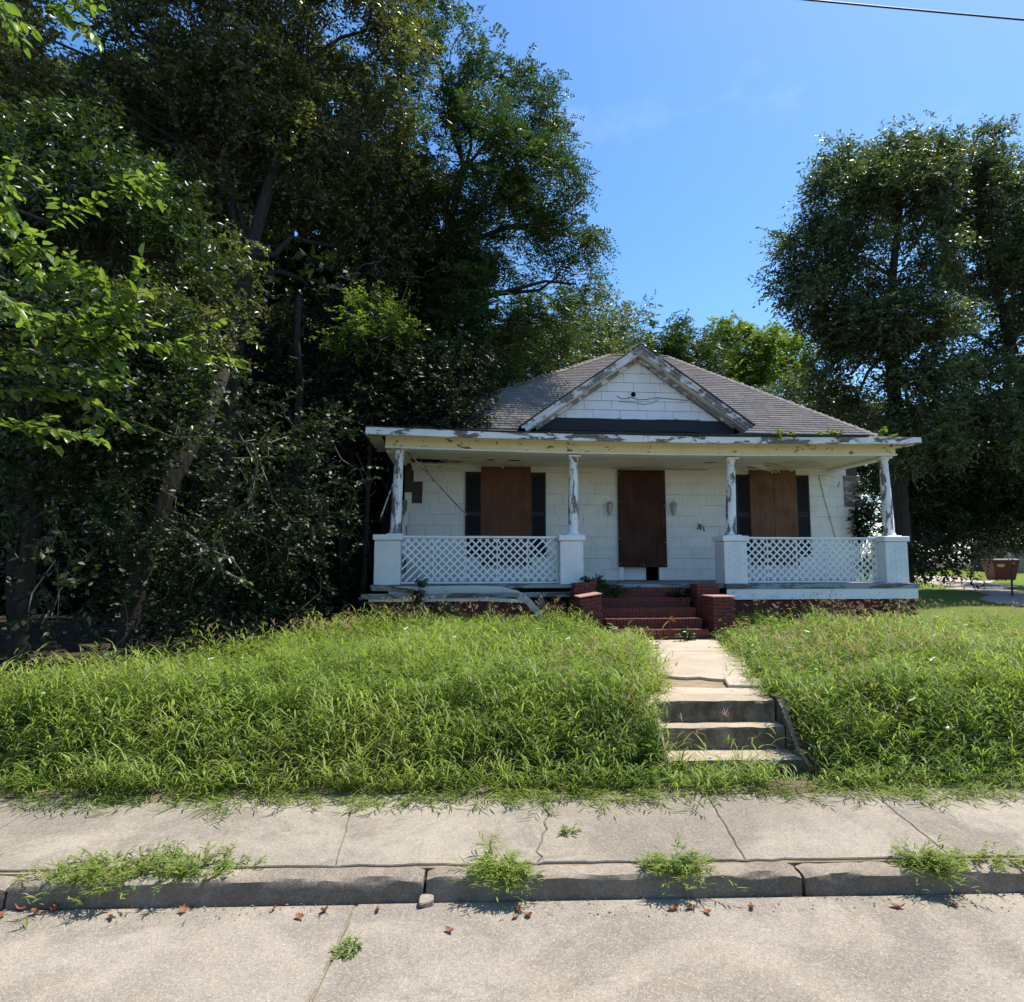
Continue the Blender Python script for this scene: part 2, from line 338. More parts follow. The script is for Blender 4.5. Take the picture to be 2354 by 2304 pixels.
BLOBS = {
    'A': [(-8.56, 15.0, 17.9, 2.32, 2.32, 1.59), (-7.26, 15.0, 15.46, 2.07, 2.07, 1.59), (-5.06, 15.5, 15.91, 1.89, 1.89, 1.51), (-3.59, 16.0, 15.16, 1.43, 1.43, 1.43), (-6.13, 15.0, 13.23, 1.83, 1.83, 1.46), (-3.97, 15.5, 12.89, 1.39, 1.39, 1.39), (-3.21, 16.5, 11.95, 1.07, 1.21, 1.21), (-5.34, 15.5, 11.76, 1.64, 1.64, 1.39), (-7.1, 15.0, 11.45, 1.46, 1.46, 1.22), (-5.59, 16.0, 10.08, 1.69, 1.69, 1.17), (-4.08, 16.5, 10.18, 1.34, 1.34, 1.07), (-6.96, 16.5, 8.6, 1.74, 1.74, 1.07), (-5.03, 17.0, 8.65, 1.66, 1.66, 0.97), (-5.5, 15.0, 18.2, 1.95, 1.95, 1.34), (-3.37, 16.5, 17.27, 1.07, 1.07, 1.07)],
    'B': [(-6.3, 11.2, 6.01, 0.73, 0.73, 0.55), (-5.87, 12.6, 7.82, 0.82, 0.82, 0.72), (-5.93, 12.4, 6.44, 0.81, 0.81, 0.6), (-6.84, 11.0, 6.13, 0.8, 0.8, 0.54), (-5.97, 11.2, 5.15, 0.64, 0.64, 0.41), (-12.82, 13.0, 12.7, 2.11, 2.11, 1.9), (-10.78, 13.5, 13.87, 1.98, 1.98, 1.65), (-8.97, 14.0, 14.31, 1.82, 1.82, 1.59), (-9.9, 13.0, 11.38, 1.8, 1.8, 1.37), (-8.38, 14.0, 12.35, 1.71, 1.71, 1.37), (-11.67, 12.5, 9.66, 1.73, 1.73, 1.52), (-11.37, 14.0, 17.12, 2.28, 2.28, 1.48), (-9.12, 13.0, 9.61, 1.59, 1.59, 1.06), (-7.66, 14.0, 9.95, 1.25, 1.25, 1.02), (-7.65, 13.5, 8.0, 1.32, 1.32, 0.99), (-9.17, 12.5, 7.34, 1.63, 1.63, 1.12)],
    'C': [(-1.58, 15.0, 5.63, 0.73, 0.73, 0.46), (-2.27, 15.0, 6.01, 0.98, 0.98, 0.67), (-2.69, 14.6, 5.35, 0.83, 0.83, 0.47), (-1.1, 15.2, 5.36, 0.32, 0.32, 0.2), (-1.58, 15.5, 6.74, 0.88, 0.88, 0.63), (-3.15, 15.0, 6.59, 0.98, 0.98, 0.73), (-2.91, 18.0, 9.66, 1.32, 1.32, 1.17), (-3.99, 17.5, 8.24, 1.71, 1.71, 1.0), (-5.83, 17.0, 7.19, 1.93, 1.93, 1.11), (-3.28, 17.0, 6.61, 1.52, 1.52, 0.83), (-4.53, 16.5, 5.78, 1.61, 1.61, 0.8), (-6.88, 15.0, 6.33, 1.59, 1.59, 1.1), (-2.73, 19.0, 7.96, 1.39, 1.39, 1.24)],
    'D': [(-2.07, 18.0, 16.46, 1.32, 1.32, 1.17), (-0.82, 18.0, 15.63, 1.46, 1.46, 1.24), (0.43, 18.0, 14.8, 1.05, 1.17, 1.17), (-1.35, 17.0, 13.01, 1.8, 1.8, 1.38), (0.63, 17.3, 12.74, 1.27, 1.27, 1.13), (1.32, 17.3, 11.42, 1.07, 1.07, 0.84), (-0.19, 18.0, 11.4, 1.76, 1.76, 1.32), (-2.18, 18.0, 11.56, 1.46, 1.46, 1.32), (1.28, 17.3, 9.89, 1.01, 1.01, 0.82), (-0.33, 17.2, 9.18, 1.68, 1.68, 1.12), (-2.27, 19.0, 9.43, 1.54, 1.54, 1.24), (0.21, 20.0, 8.87, 1.46, 1.46, 0.89), (-1.42, 18.5, 7.49, 1.5, 1.5, 0.9), (1.39, 18.5, 14.31, 0.57, 0.68, 0.68), (-2.72, 18.0, 18.15, 0.88, 0.88, 0.88), (-1.02, 18.0, 8.42, 1.61, 1.61, 0.88), (1.19, 21.0, 10.02, 1.2, 1.2, 0.85), (2.08, 18.5, 11.74, 0.57, 0.57, 0.51), (1.79, 17.4, 9.71, 0.57, 0.57, 0.54), (-1.92, 17.5, 6.45, 1.0, 1.0, 0.57)],
    'FARL': [(3.83, 30.0, 13.39, 1.83, 1.83, 1.37), (2.04, 28.0, 11.47, 2.05, 2.05, 1.37), (5.64, 31.0, 13.02, 1.26, 1.26, 1.26), (3.69, 30.0, 11.38, 2.44, 2.44, 0.98), (-0.28, 27.0, 10.45, 2.41, 2.41, 1.32)],
    'FARM': [(8.06, 33.0, 13.44, 1.29, 1.29, 0.91), (9.56, 33.0, 12.59, 1.48, 1.48, 0.97), (7.63, 33.0, 12.31, 1.61, 1.61, 1.07), (9.57, 35.0, 14.13, 0.85, 0.85, 0.63)],
    'FARR': [(12.76, 37.0, 15.14, 1.08, 1.08, 1.02), (13.97, 37.0, 14.35, 1.5, 1.5, 1.32), (15.79, 38.0, 15.17, 0.87, 0.93, 0.93), (13.15, 37.0, 12.93, 2.11, 2.11, 1.2), (12.25, 37.0, 13.71, 0.9, 1.2, 1.2), (14.68, 37.0, 12.61, 1.8, 1.8, 1.5), (16.69, 38.0, 13.87, 1.24, 1.54, 1.54)],
    'O1': [(12.74, 22.0, 15.34, 1.07, 1.07, 0.89), (14.86, 22.0, 16.19, 1.34, 1.34, 1.11), (13.75, 22.0, 16.63, 0.72, 0.72, 0.61), (9.96, 22.0, 11.74, 0.75, 0.75, 0.72), (11.66, 22.0, 16.43, 0.47, 0.47, 0.43), (11.77, 22.0, 14.75, 1.25, 1.25, 1.16), (14.01, 22.0, 14.65, 1.79, 1.79, 1.16), (10.85, 22.0, 12.99, 1.29, 1.29, 1.04), (12.67, 21.5, 12.27, 1.4, 1.4, 1.05), (10.4, 22.0, 11.07, 1.18, 1.18, 0.98), (12.2, 21.5, 10.03, 1.57, 1.57, 1.05), (10.47, 22.5, 9.72, 1.06, 1.06, 0.88), (11.84, 22.0, 8.52, 1.61, 1.61, 0.89), (13.94, 21.5, 12.27, 1.4, 1.4, 1.05), (13.49, 21.0, 9.84, 1.54, 1.54, 1.02), (13.34, 21.5, 8.0, 1.57, 1.57, 0.96), (12.44, 24.0, 7.28, 2.15, 2.15, 0.98), (11.8, 27.0, 8.84, 1.32, 1.32, 0.99), (13.95, 21.5, 6.2, 1.4, 1.4, 0.96)],
    'O2': [(16.96, 23.0, 16.15, 1.4, 1.4, 1.16), (18.57, 23.0, 16.57, 1.31, 1.31, 1.12), (17.75, 23.0, 17.61, 0.67, 0.67, 0.6), (20.4, 23.0, 16.05, 1.68, 1.68, 1.5), (17.19, 23.0, 15.02, 1.78, 1.78, 1.22), (19.31, 23.0, 14.61, 1.68, 1.68, 1.31), (17.03, 23.0, 12.58, 1.68, 1.68, 1.12), (18.94, 23.0, 12.18, 1.68, 1.68, 1.31), (16.5, 22.5, 10.01, 1.65, 1.65, 1.1), (18.96, 23.0, 9.79, 1.68, 1.68, 1.31), (16.19, 22.5, 8.0, 1.65, 1.65, 1.01), (18.61, 23.0, 7.64, 1.68, 1.68, 1.12), (20.86, 23.0, 11.98, 1.68, 3.74, 3.74), (16.44, 22.5, 6.2, 1.65, 1.65, 1.01), (18.67, 23.0, 5.91, 1.68, 1.68, 1.03)],
    'OU': [(16.56, 24.0, 6.68, 1.76, 1.76, 1.17), (19.09, 25.0, 6.66, 1.83, 1.83, 1.22), (20.23, 25.0, 5.42, 1.63, 1.63, 1.22), (16.97, 25.0, 5.62, 1.63, 1.63, 1.22), (19.07, 26.0, 4.7, 1.69, 1.69, 1.27), (14.51, 23.0, 4.2, 0.75, 1.12, 1.12), (16.87, 25.0, 3.98, 1.42, 1.42, 1.02), (23.31, 32.0, 2.96, 1.56, 1.56, 0.78), (21.72, 27.0, 3.91, 1.54, 1.54, 1.1), (19.0, 25.0, 5.42, 1.83, 1.83, 1.22), (14.47, 23.0, 5.15, 1.03, 1.03, 0.93), (16.84, 24.0, 4.89, 1.56, 1.56, 1.17), (19.58, 25.0, 4.8, 1.83, 1.83, 1.02), (15.39, 24.0, 3.51, 0.88, 1.07, 1.07), (18.35, 26.0, 3.42, 1.48, 1.48, 0.95), (17.67, 27.0, 2.38, 1.32, 1.32, 0.7), (23.37, 30.0, 3.63, 1.95, 1.95, 0.98), (13.59, 22.0, 2.14, 0.54, 0.54, 0.54)],
    'P': [(-5.0, 9.0, 4.01, 0.51, 0.51, 0.37), (-5.59, 8.8, 3.6, 0.64, 0.64, 0.43), (-6.52, 8.7, 3.37, 0.71, 0.71, 0.42), (-4.79, 9.4, 4.89, 0.46, 0.46, 0.46), (-7.61, 9.5, 8.35, 0.85, 0.85, 0.46), (-6.68, 9.7, 8.39, 0.79, 0.79, 0.47), (-6.77, 9.0, 7.21, 1.02, 1.02, 0.59), (-5.7, 9.4, 7.35, 0.76, 0.76, 0.61), (-5.21, 9.6, 6.61, 0.56, 0.56, 0.55), (-6.1, 9.0, 6.25, 0.95, 0.95, 0.59), (-5.35, 9.5, 5.57, 0.77, 0.77, 0.54), (-6.64, 8.6, 5.24, 0.91, 0.91, 0.63), (-5.69, 8.7, 5.13, 0.85, 0.85, 0.57), (-5.35, 8.8, 4.41, 0.64, 0.64, 0.5), (-6.35, 8.6, 4.14, 0.84, 0.84, 0.56), (-7.72, 8.6, 6.14, 0.84, 1.75, 1.75)],
    'BRIGHT': [(-3.31, 14.5, 7.55, 0.65, 0.65, 0.53), (-2.94, 14.8, 7.29, 0.6, 0.6, 0.48), (-3.81, 14.6, 7.09, 0.47, 0.47, 0.36)],
    'WOOD': [(-20.86, 20.0, 4.74, 4.23, 3, 4.88), (-15.96, 20.0, 5.07, 3.25, 2, 3.25), (-12.71, 20.0, 5.57, 3.25, 2, 3.25), (-9.09, 20.0, 5.57, 2.93, 2, 2.93), (-6.76, 20.0, 4.74, 2.44, 2, 2.76), (-5.04, 21.0, 5.23, 2.05, 2, 2.56), (-10.35, 19.0, 2.13, 2.78, 2, 1.85), (-13.01, 18.0, 2.12, 2.63, 2, 1.76), (-7.28, 19.0, 2.28, 2.47, 2, 1.7), (-4.97, 19.0, 2.28, 1.54, 1.5, 1.54), (-15.46, 17.0, 2.12, 2.76, 2, 1.8), (-3.26, 26.0, 6.63, 1.9, 2, 2.96), (-21.42, 24.0, 9.31, 5.07, 3, 4.29), (-16.49, 24.0, 10.33, 4.68, 3, 4.29), (-12.38, 25.0, 10.89, 4.47, 3, 4.47), (-8.11, 26.0, 11.7, 4.23, 3, 4.23), (-4.36, 27.0, 12.53, 3.07, 3, 3.51), (-19.2, 22.0, 3.21, 4.65, 3, 3.58), (-14.72, 22.0, 3.21, 4.29, 3, 3.22), (-11.09, 23.0, 3.26, 4.11, 3, 3.37), (-7.28, 24.0, 3.71, 3.9, 3, 3.51), (-4.13, 25.0, 4.39, 3.05, 3, 3.66), (-19.47, 26.0, 19.05, 6.34, 3, 5.5), (-11.38, 27.0, 18.97, 5.71, 3, 5.71), (-6.0, 28.0, 16.59, 2.73, 3, 3.87), (-2.22, 29.0, 9.35, 2.83, 3, 2.83)],
    'WOODR': [(34.26, 52.0, 6.49, 4.65, 4, 4.65), (39.98, 54.0, 6.66, 4.39, 4, 5.27), (41.96, 52.0, 7.34, 4.23, 4, 5.07), (29.81, 50.0, 8.78, 4.47, 4, 5.69), (39.51, 56.0, 11.91, 6.37, 4, 5.46), (45.56, 56.0, 12.85, 5.46, 4, 5.46), (26.89, 52.0, 12.08, 5.07, 4, 3.8)],
}
NEAR = [[(-5.18, 6.0, 4.17), (-4.66, 6.1, 4.29), (-4.11, 6.2, 4.22), (-3.48, 6.3, 4.2), (-2.76, 6.4, 4.08)], [(-4.0, 6.2, 4.19), (-3.79, 6.2, 4.54), (-3.71, 6.2, 4.78), (-3.69, 6.2, 5.06)], [(-4.95, 6.6, 5.65), (-4.46, 6.6, 5.86), (-4.13, 6.6, 6.04), (-3.84, 6.6, 6.12)], [(-4.89, 5.6, 4.76), (-4.57, 5.6, 4.86), (-4.38, 5.6, 4.9), (-4.21, 5.6, 4.82)], [(-4.47, 5.8, 7.4), (-4.26, 5.8, 7.24), (-4.1, 5.8, 7.18), (-4.02, 5.8, 7.06)], [(-4.64, 5.2, 7.05), (-4.46, 5.2, 6.85), (-4.34, 5.2, 6.71)], [(-5.04, 5.8, 4.5), (-4.61, 5.9, 4.34), (-4.27, 5.9, 4.34), (-4.03, 6.0, 4.27)], [(-4.98, 5.8, 3.8), (-4.53, 5.9, 3.88), (-4.16, 6.0, 3.87), (-3.71, 6.1, 3.78)], [(-5.04, 6.0, 3.66), (-4.62, 6.1, 3.71), (-4.23, 6.2, 3.66), (-3.94, 6.3, 3.48)], [(-4.7, 5.3, 5.51), (-4.46, 5.3, 5.37), (-4.33, 5.3, 5.13)], [(-4.77, 5.4, 5.34), (-4.5, 5.4, 5.14), (-4.39, 5.4, 4.95)], [(-4.52, 5.2, 4.34), (-4.25, 5.2, 4.27), (-4.12, 5.2, 4.16)], [(-4.73, 6.2, 4.24), (-4.46, 6.2, 4.14), (-4.05, 6.2, 4.16), (-3.83, 6.2, 3.98)], [(-5.37, 6.3, 3.42), (-4.93, 6.4, 3.44), (-4.57, 6.5, 3.36), (-4.19, 6.5, 3.28)], [(-4.83, 6.3, 4.71), (-4.64, 6.3, 4.93), (-4.48, 6.3, 4.96)], [(-4.43, 6.3, 4.22), (-4.24, 6.3, 4.5), (-4.09, 6.3, 4.74), (-4.16, 6.3, 4.93)]]
VINES = [[(-4.95, 8.3, 3.86), (-4.39, 8.3, 3.64), (-3.96, 8.4, 3.67), (-3.52, 8.5, 3.6), (-2.88, 8.6, 3.55)], [(-4.45, 8.4, 3.66), (-4.35, 8.4, 3.74), (-4.18, 8.4, 3.81)], [(-3.41, 8.4, 3.59), (-3.33, 8.4, 3.32), (-3.39, 8.4, 2.9), (-3.47, 8.4, 2.49)], [(-4.15, 8.2, 2.42), (-3.76, 8.1, 2.18), (-3.49, 8.1, 2.08), (-3.39, 8.1, 1.95)], [(-3.94, 8.2, 2.08), (-3.66, 8.2, 1.92), (-3.33, 8.2, 1.79)], [(-3.73, 8.3, 2.35), (-3.6, 8.2, 2.08), (-3.8, 8.2, 1.95)], [(-5.7, 8.0, 2.8), (-5.61, 8.0, 2.41), (-5.72, 8.0, 2.08)], [(-3.76, 8.6, 3.42), (-3.34, 8.6, 3.41), (-3.06, 8.6, 3.44)]]

# ------------------------------------------------------------------ the setting: ground, road, pavement
STREET_RZ = math.atan(.0315)
def sstep(a, b, x): t = np.clip((x - a) / (b - a), 0, 1); return t * t * (3 - 2 * t)
def path_cx(y): return 2.02 + (y - 6.5) * (.96 / 5.0)
def path_hw(y): return .56 + .045 * (y - 6.5)
def gz(x, y):
    x = np.asarray(x, float); y = np.asarray(y, float); s = y - (5.5 + .0315 * x)
    z = .14 + .50 * sstep(.0, 1.0, s) + (vnoise(np.stack([x * .5, y * .5, 0 * x], -1), 3) - .5) * .12 * sstep(.8, 2., s)
    z = np.where(s < -.02, -.12, z)
    z = z + .09 * sstep(14, 23, y) + .22 * sstep(23, 37, y) + .46 * sstep(35, 52, y)
    onpath = (np.abs(x - path_cx(y)) < path_hw(y) + .05) & (y > 6.2) & (y < 12.2)
    z = np.where(onpath, z - .10, z)
    instep = (x > 1.38) & (x < 2.66) & (y < 6.75) & (s > -.02)
    z = np.where(instep, np.minimum(z, .10), z)
    return z
def ground_sheet():
    xs = np.unique(np.concatenate([np.linspace(-700, -40, 12), np.linspace(-40, -12, 15), np.arange(-12, 12, .25), [1.37, 1.39, 2.65, 2.67], np.arange(12, 42, 1.), np.linspace(42, 700, 12)]).round(3))
    ys = np.unique(np.concatenate([np.linspace(-300, -8, 8), np.linspace(-8, 5, 14), np.arange(5.2, 15, .16), np.arange(15, 60, 1.), np.linspace(60, 900, 12)]).round(3))
    X, Y = np.meshgrid(xs, ys); Z = gz(X, Y); nx, ny = len(xs), len(ys)
    i = np.arange(nx * ny).reshape(ny, nx)
    f = np.stack([i[:-1, :-1], i[:-1, 1:], i[1:, 1:], i[1:, :-1]], -1).reshape(-1, 4)
    return tag(link('ground', mesh_np('ground', np.stack([X, Y, Z], -1).reshape(-1, 3), f, smooth=True), MAT['soil']), kind='structure')
ground_sheet()
def sheet(name, x0, x1, y0, y1, step, dz, mat, inside=None):
    xs = np.arange(x0, x1 + step, step); ys = np.arange(y0, y1 + step, step); X, Y = np.meshgrid(xs, ys); Z = gz(X, Y) + dz
    nx, ny = len(xs), len(ys); i = np.arange(nx * ny).reshape(ny, nx)
    f = np.stack([i[:-1, :-1], i[:-1, 1:], i[1:, 1:], i[1:, :-1]], -1).reshape(-1, 4)
    if inside is not None:
        c = np.stack([X, Y], -1).reshape(-1, 2)[f].mean(1); f = f[inside(c[:, 0], c[:, 1])]
    return tag(link(name, mesh_np(name, np.stack([X, Y, Z], -1).reshape(-1, 3), f, smooth=True), mat), kind='structure')
sheet('lawn', 9.0, 60, 13.4, 53, .4, .03, MAT['lawn'])
def drive_in(x, y):
    w = (vnoise(np.stack([x * .7, y * .7, 0 * x], -1), 8) - .5) * 1.6
    ax, ay, bx, by = 14.5, 15.5, 25.5, 39.     # a dirt track running back through the side yard
    t = np.clip(((x - ax) * (bx - ax) + (y - ay) * (by - ay)) / ((bx - ax) ** 2 + (by - ay) ** 2), 0, 1)
    d = np.hypot(x - ax - t * (bx - ax), y - ay - t * (by - ay))
    return d + w * .7 < 1.05 + .6 * t
sheet('driveway', 10.5, 32, 14.5, 40, .2, .045, MAT['drive'], drive_in)

def jag(a, b, n, amp, seed):
    rs = random.Random(seed); out = []
    for k in range(n + 1):
        t = k / n; o = 0 if k in (0, n) else rs.uniform(-amp, amp)
        dx, dy = b[0] - a[0], b[1] - a[1]; l = math.hypot(dx, dy)
        out.append((a[0] + dx * t - dy / l * o, a[1] + dy * t + dx / l * o))
    return out
def slab(name, poly, z0, ztop, mat, parent, bevel=.008):
    """poly ccw; ztop is a function of (x,y)"""
    n = len(poly)
    m = MB().add([(x, y, z0) for x, y in poly] + [(x, y, ztop(x, y)) for x, y in poly],
                 [tuple(range(n - 1, -1, -1)), tuple(range(n, 2 * n))] + [(i, (i + 1) % n, n + (i + 1) % n, n + i) for i in range(n)])
    me = m.mesh(name)
    if bevel:
        bm = bmesh.new(); bm.from_mesh(me); bm.verts.ensure_lookup_table()
        top = set(v for v in bm.verts if v.co.z > z0 + .01)
        es = [e for e in bm.edges if e.verts[0] in top and e.verts[1] in top]
        bmesh.ops.bevel(bm, geom=es, offset=bevel, segments=2, affect='EDGES', clamp_overlap=True); bm.to_mesh(me); bm.free()
    return link(name, me, mat, parent)
# road: two concrete slabs on a dirt bed
road = tag(MB().box(-60, 60, -9, 4.125, -.30, -.014).build('road', MAT['joint']), kind='structure'); road.rotation_euler.z = STREET_RZ
jl = jag((-.80, 4.11), (-1.42, -8.9), 60, .012, 5)
slab('slab', [(-50, -8.9)] + [(x - .006, y) for x, y in jl[::-1]] + [(-50, 4.11)], -.25, lambda x, y: 0.0, MAT['road'], road)
slab('slab', [(x + .006, y) for x, y in jl] + [(50, -8.9), (50, 4.11)], -.25, lambda x, y: .004, MAT['road'], road)
# pavement: slabs between tooled joints, one of them cracked
pav = tag(MB().loft([[(x, 4.305, -.25), (x, 5.60, -.25), (x, 5.60, .128 + 1.3 * .03 - .014), (x, 4.305, .114)] for x in (-60, 60)]).build('sidewalk', MAT['joint']), kind='structure'); pav.rotation_euler.z = STREET_RZ
def swz(x, y): return .128 + (y - 4.3) * .03
js = [-45, -22, -11.4, -8.0, -5.9, -3.45, -1.0, (0.38, 'crack'), 1.62, 2.98, 4.6, 6.3, 8.6, 13, 22, 45]
lines = []
for k, j in enumerate(js):
    if isinstance(j, tuple): lines.append(([(.29, 4.315), (.335, 4.40), (.30, 4.47), (.345, 4.60), (.36, 4.72), (.40, 4.80), (.385, 4.92), (.44, 5.05), (.40, 5.2), (.43, 5.50)], .004))
    else: lines.append((jag((j + .02, 4.315), (j - .10 if j < 0 else j + .14, 5.50), 12, .005, k), .003))
for (la, ga), (lb, gb) in zip(lines[:-1], lines[1:]):
    xa, xb = la[0][0], lb[0][0]
    back = [] if xb - xa > 9 else [(lb[-1][0] - t * (lb[-1][0] - la[-1][0]), 5.50 + random.Random(int(xa * 100) + i).uniform(-.03, .02)) for i, t in enumerate(np.linspace(.08, .92, 9))]
    front = [] if xb - xa > 9 else [(xa + t * (xb - xa), 4.318 + random.Random(int(xa * 77) + i).uniform(0, .022)) for i, t in enumerate(np.linspace(.06, .94, 14))]
    slab('slab', front and ([(la[0][0] + ga, la[0][1])] + front + [(x - gb, y) for x, y in lb] + back + [(x + ga, y) for x, y in la[:0:-1]]) or
         ([(x - gb, y) for x, y in lb] + [(x + ga, y) for x, y in la[::-1]]), -.1, swz, MAT['sidewalk'], pav, .004)
# a hairline chip at the crack
slab('slab', [(.335, 4.33), (.62, 4.328), (.56, 4.385), (.44, 4.40), (.345, 4.395)], .05, lambda x, y: swz(x, y) + .004, MAT['sidewalk'], pav, .004)
# kerb stones
curb = tag(MB().box(-60, 60, 4.17, 4.29, -.28, .02).build('curb', MAT['joint']), kind='structure'); curb.rotation_euler.z = STREET_RZ
rs = random.Random(3)
edges = [-16, -13.4, -11, -8.1, -5.2, -2.88, -.40, 1.93, 4.4, 7.0, 9.6, 12.2, 15]
for k in range(len(edges) - 1):
    a, b = edges[k] + .010, edges[k + 1] - .010; prof = []
    nseg = 46; dz = rs.uniform(-.008, .008); dy = rs.uniform(-.008, .008)
    for i in range(nseg + 1):
        x = a + (b - a) * i / nseg; e = min(i, nseg - i); ch = .018 if e == 0 else 0
        def q(y, z, t): return (x, y + dy + (float(vnoise(np.array([x * 6 + t * 7, z * 9, y * 5 + k * 13]))) - .5) * .03, z + dz + (float(vnoise(np.array([x * 7 + 3, y * 9 + t * 3, k * 5.]))) - .5) * .022)
        y0, y1, z1 = 4.132 + ch * .6, 4.300, .128 - ch
        prof.append([q(y0 - .012, -.22, 1), q(y0 - .006, .02, 2), q(y0, z1 - .045, 3), q(y0 + .004, z1 - .018, 4), q(y0 + .022, z1 - .003, 5), q(y0 + .07, z1, 6), q(y1 - .05, z1, 7), q(y1 - .012, z1 - .008, 8), q(y1, z1 - .04, 9), q(y1, -.22, 10)])
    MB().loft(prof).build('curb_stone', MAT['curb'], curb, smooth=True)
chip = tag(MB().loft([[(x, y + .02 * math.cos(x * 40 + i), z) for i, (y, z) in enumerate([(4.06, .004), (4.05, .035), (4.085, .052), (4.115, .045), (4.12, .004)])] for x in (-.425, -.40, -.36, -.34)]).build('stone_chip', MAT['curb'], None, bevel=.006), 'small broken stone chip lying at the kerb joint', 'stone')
chip.rotation_euler.z = STREET_RZ
# front walk
walk = tag(empty('front_path', (0, 0, 0)), kind='structure')
pz = lambda x, y: .695 - (y - 6.75) * .0185
wl = lambda y, s: (path_cx(y) + s * path_hw(y) / .62, y)
crk = jag(wl(7.25, -.62), wl(7.15, .64), 9, .035, 21); crk2 = jag(wl(7.95, -.62), wl(7.55, .64), 9, .05, 22)
slab('slab', [wl(6.78, -.60), wl(6.78, .62)] + [(x, y - .012) for x, y in crk[::-1]], .45, lambda x, y: pz(x, y) - .012, MAT['path'], walk)
slab('slab', [(x, y + .015) for x, y in crk2] + [wl(9.6, .63), wl(9.6, -.62)], .45, lambda x, y: pz(x, y) + .004, MAT['path'], walk)
slab('slab', [(x, y + .012) for x, y in crk[6:]] + [(x, y - .02) for x, y in crk2[:5:-1]], .45, lambda x, y: pz(x, y) + .012 + (y - 7.2) * .05, MAT['path'], walk)
slab('slab', [wl(9.615, -.62), wl(9.615, .50), wl(12.25, .52), wl(12.25, -.62)], .45, pz, MAT['path'], walk)
slab('slab', [wl(9.615, .515), wl(9.615, .72), wl(12.25, .74), wl(12.25, .535)], .45, lambda x, y: pz(x, y) - .03, MAT['path'], walk)
db = MB()
dp = [(x, y) for x, y in crk[:7]] + [(x, y) for x, y in crk2[6::-1]]
slab('dirt_patch', dp, .42, lambda x, y: pz(x, y) - .03, MAT['dirt'], walk, 0)
# soil and debris creeping over the back edge of the pavement
def verge():
    V = []; F = []; xs = np.arange(-9, 10, .05)
    for i, x in enumerate(xs):
        w = .015 + .17 * max(0., float(vnoise(np.array([x * 1.3, 3., 1.]), 7)) - .25) + .05 * float(vnoise(np.array([x * 9, 1., 4.]), 8)); y1 = 5.53
        for k, y in enumerate((y1 - w, y1 - w * .7, y1 - w * .3, y1 + .06)): V.append((x, y, swz(x, y) + (.003, .009, .014, .03)[k]))
        if i: a = (i - 1) * 4; F += [(a + k, a + 4 + k, a + 5 + k, a + 1 + k) for k in range(3)]
    o = tag(link('dirt_verge', mesh_np('dirt_verge', np.array(V), np.array(F), smooth=True), MAT['verge']), kind='structure'); o.rotation_euler.z = STREET_RZ
MAT['verge'] = m_dirt('verge soil', (.20, .15, .105), (.085, .062, .042)); verge()
# concrete yard steps with sloping cheek walls
cs = tag(empty('concrete_steps', (2.02, 6.1, .15), R(1.5)), 'stained concrete steps climbing from sidewalk through the grass bank', 'steps')
def rough_loft(name, xs, prof, mat, parent, amp=.008, seed=0):
    P = [[(x, y + (float(vnoise(np.array([x * 9 + i * 5, y * 7, seed * 3.]))) - .5) * amp * 2, z + (float(vnoise(np.array([x * 8, i * 3.1, seed * 5. + 2]))) - .5) * amp * 2) for i, (y, z) in enumerate(prof)] for x in xs]
    return MB().loft(P).build(name, mat, parent, smooth=True)
for k, (y0, zt) in enumerate([(-.075, .115), (.235, .325), (.42, .535)]):
    y1 = y0 + (.36 if k < 2 else .30); x0, x1 = (-.60, .60) if k else (-.62, .62)
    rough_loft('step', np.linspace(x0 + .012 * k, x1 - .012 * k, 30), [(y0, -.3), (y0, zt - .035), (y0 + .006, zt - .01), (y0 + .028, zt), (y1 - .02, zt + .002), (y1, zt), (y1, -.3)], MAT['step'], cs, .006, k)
for s, sd in ((-1, 1), (1, 2)):
    x0 = .605 if s > 0 else -.735
    xs = np.linspace(x0, x0 + .13, 5)
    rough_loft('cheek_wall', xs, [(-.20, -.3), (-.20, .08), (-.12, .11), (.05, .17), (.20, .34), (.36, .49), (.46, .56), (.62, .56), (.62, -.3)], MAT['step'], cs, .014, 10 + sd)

# ------------------------------------------------------------------ the house
house = tag(empty('house', (-2.45, 13.45, 0), R(5.2)), 'abandoned white one-storey house with boarded door and windows and hip roof', 'house')
def sag(x): return -.07 * (1 - ((x - 5.4) / 5.7) ** 2)
def xboard(name, x0, x1, y0, y1, z0, z1, mat, parent=None, n=24, fz=sag, fy=lambda x: 0, amp=0, seed=0):
    P = []
    for x in np.linspace(x0, x1, n + 1):
        d = fz(x); e = fy(x); w = (float(vnoise(np.array([x * 3, seed * 7., 1.]))) - .5) * amp
        P.append([(x, y0 + e, z0 + d + w), (x, y1 + e, z0 + d + w), (x, y1 + e, z1 + d + w * .6), (x, y0 + e, z1 + d + w * .6)])
    return MB().loft(P).build(name, mat, parent or house)
Z0 = 1.565; WY = 2.12
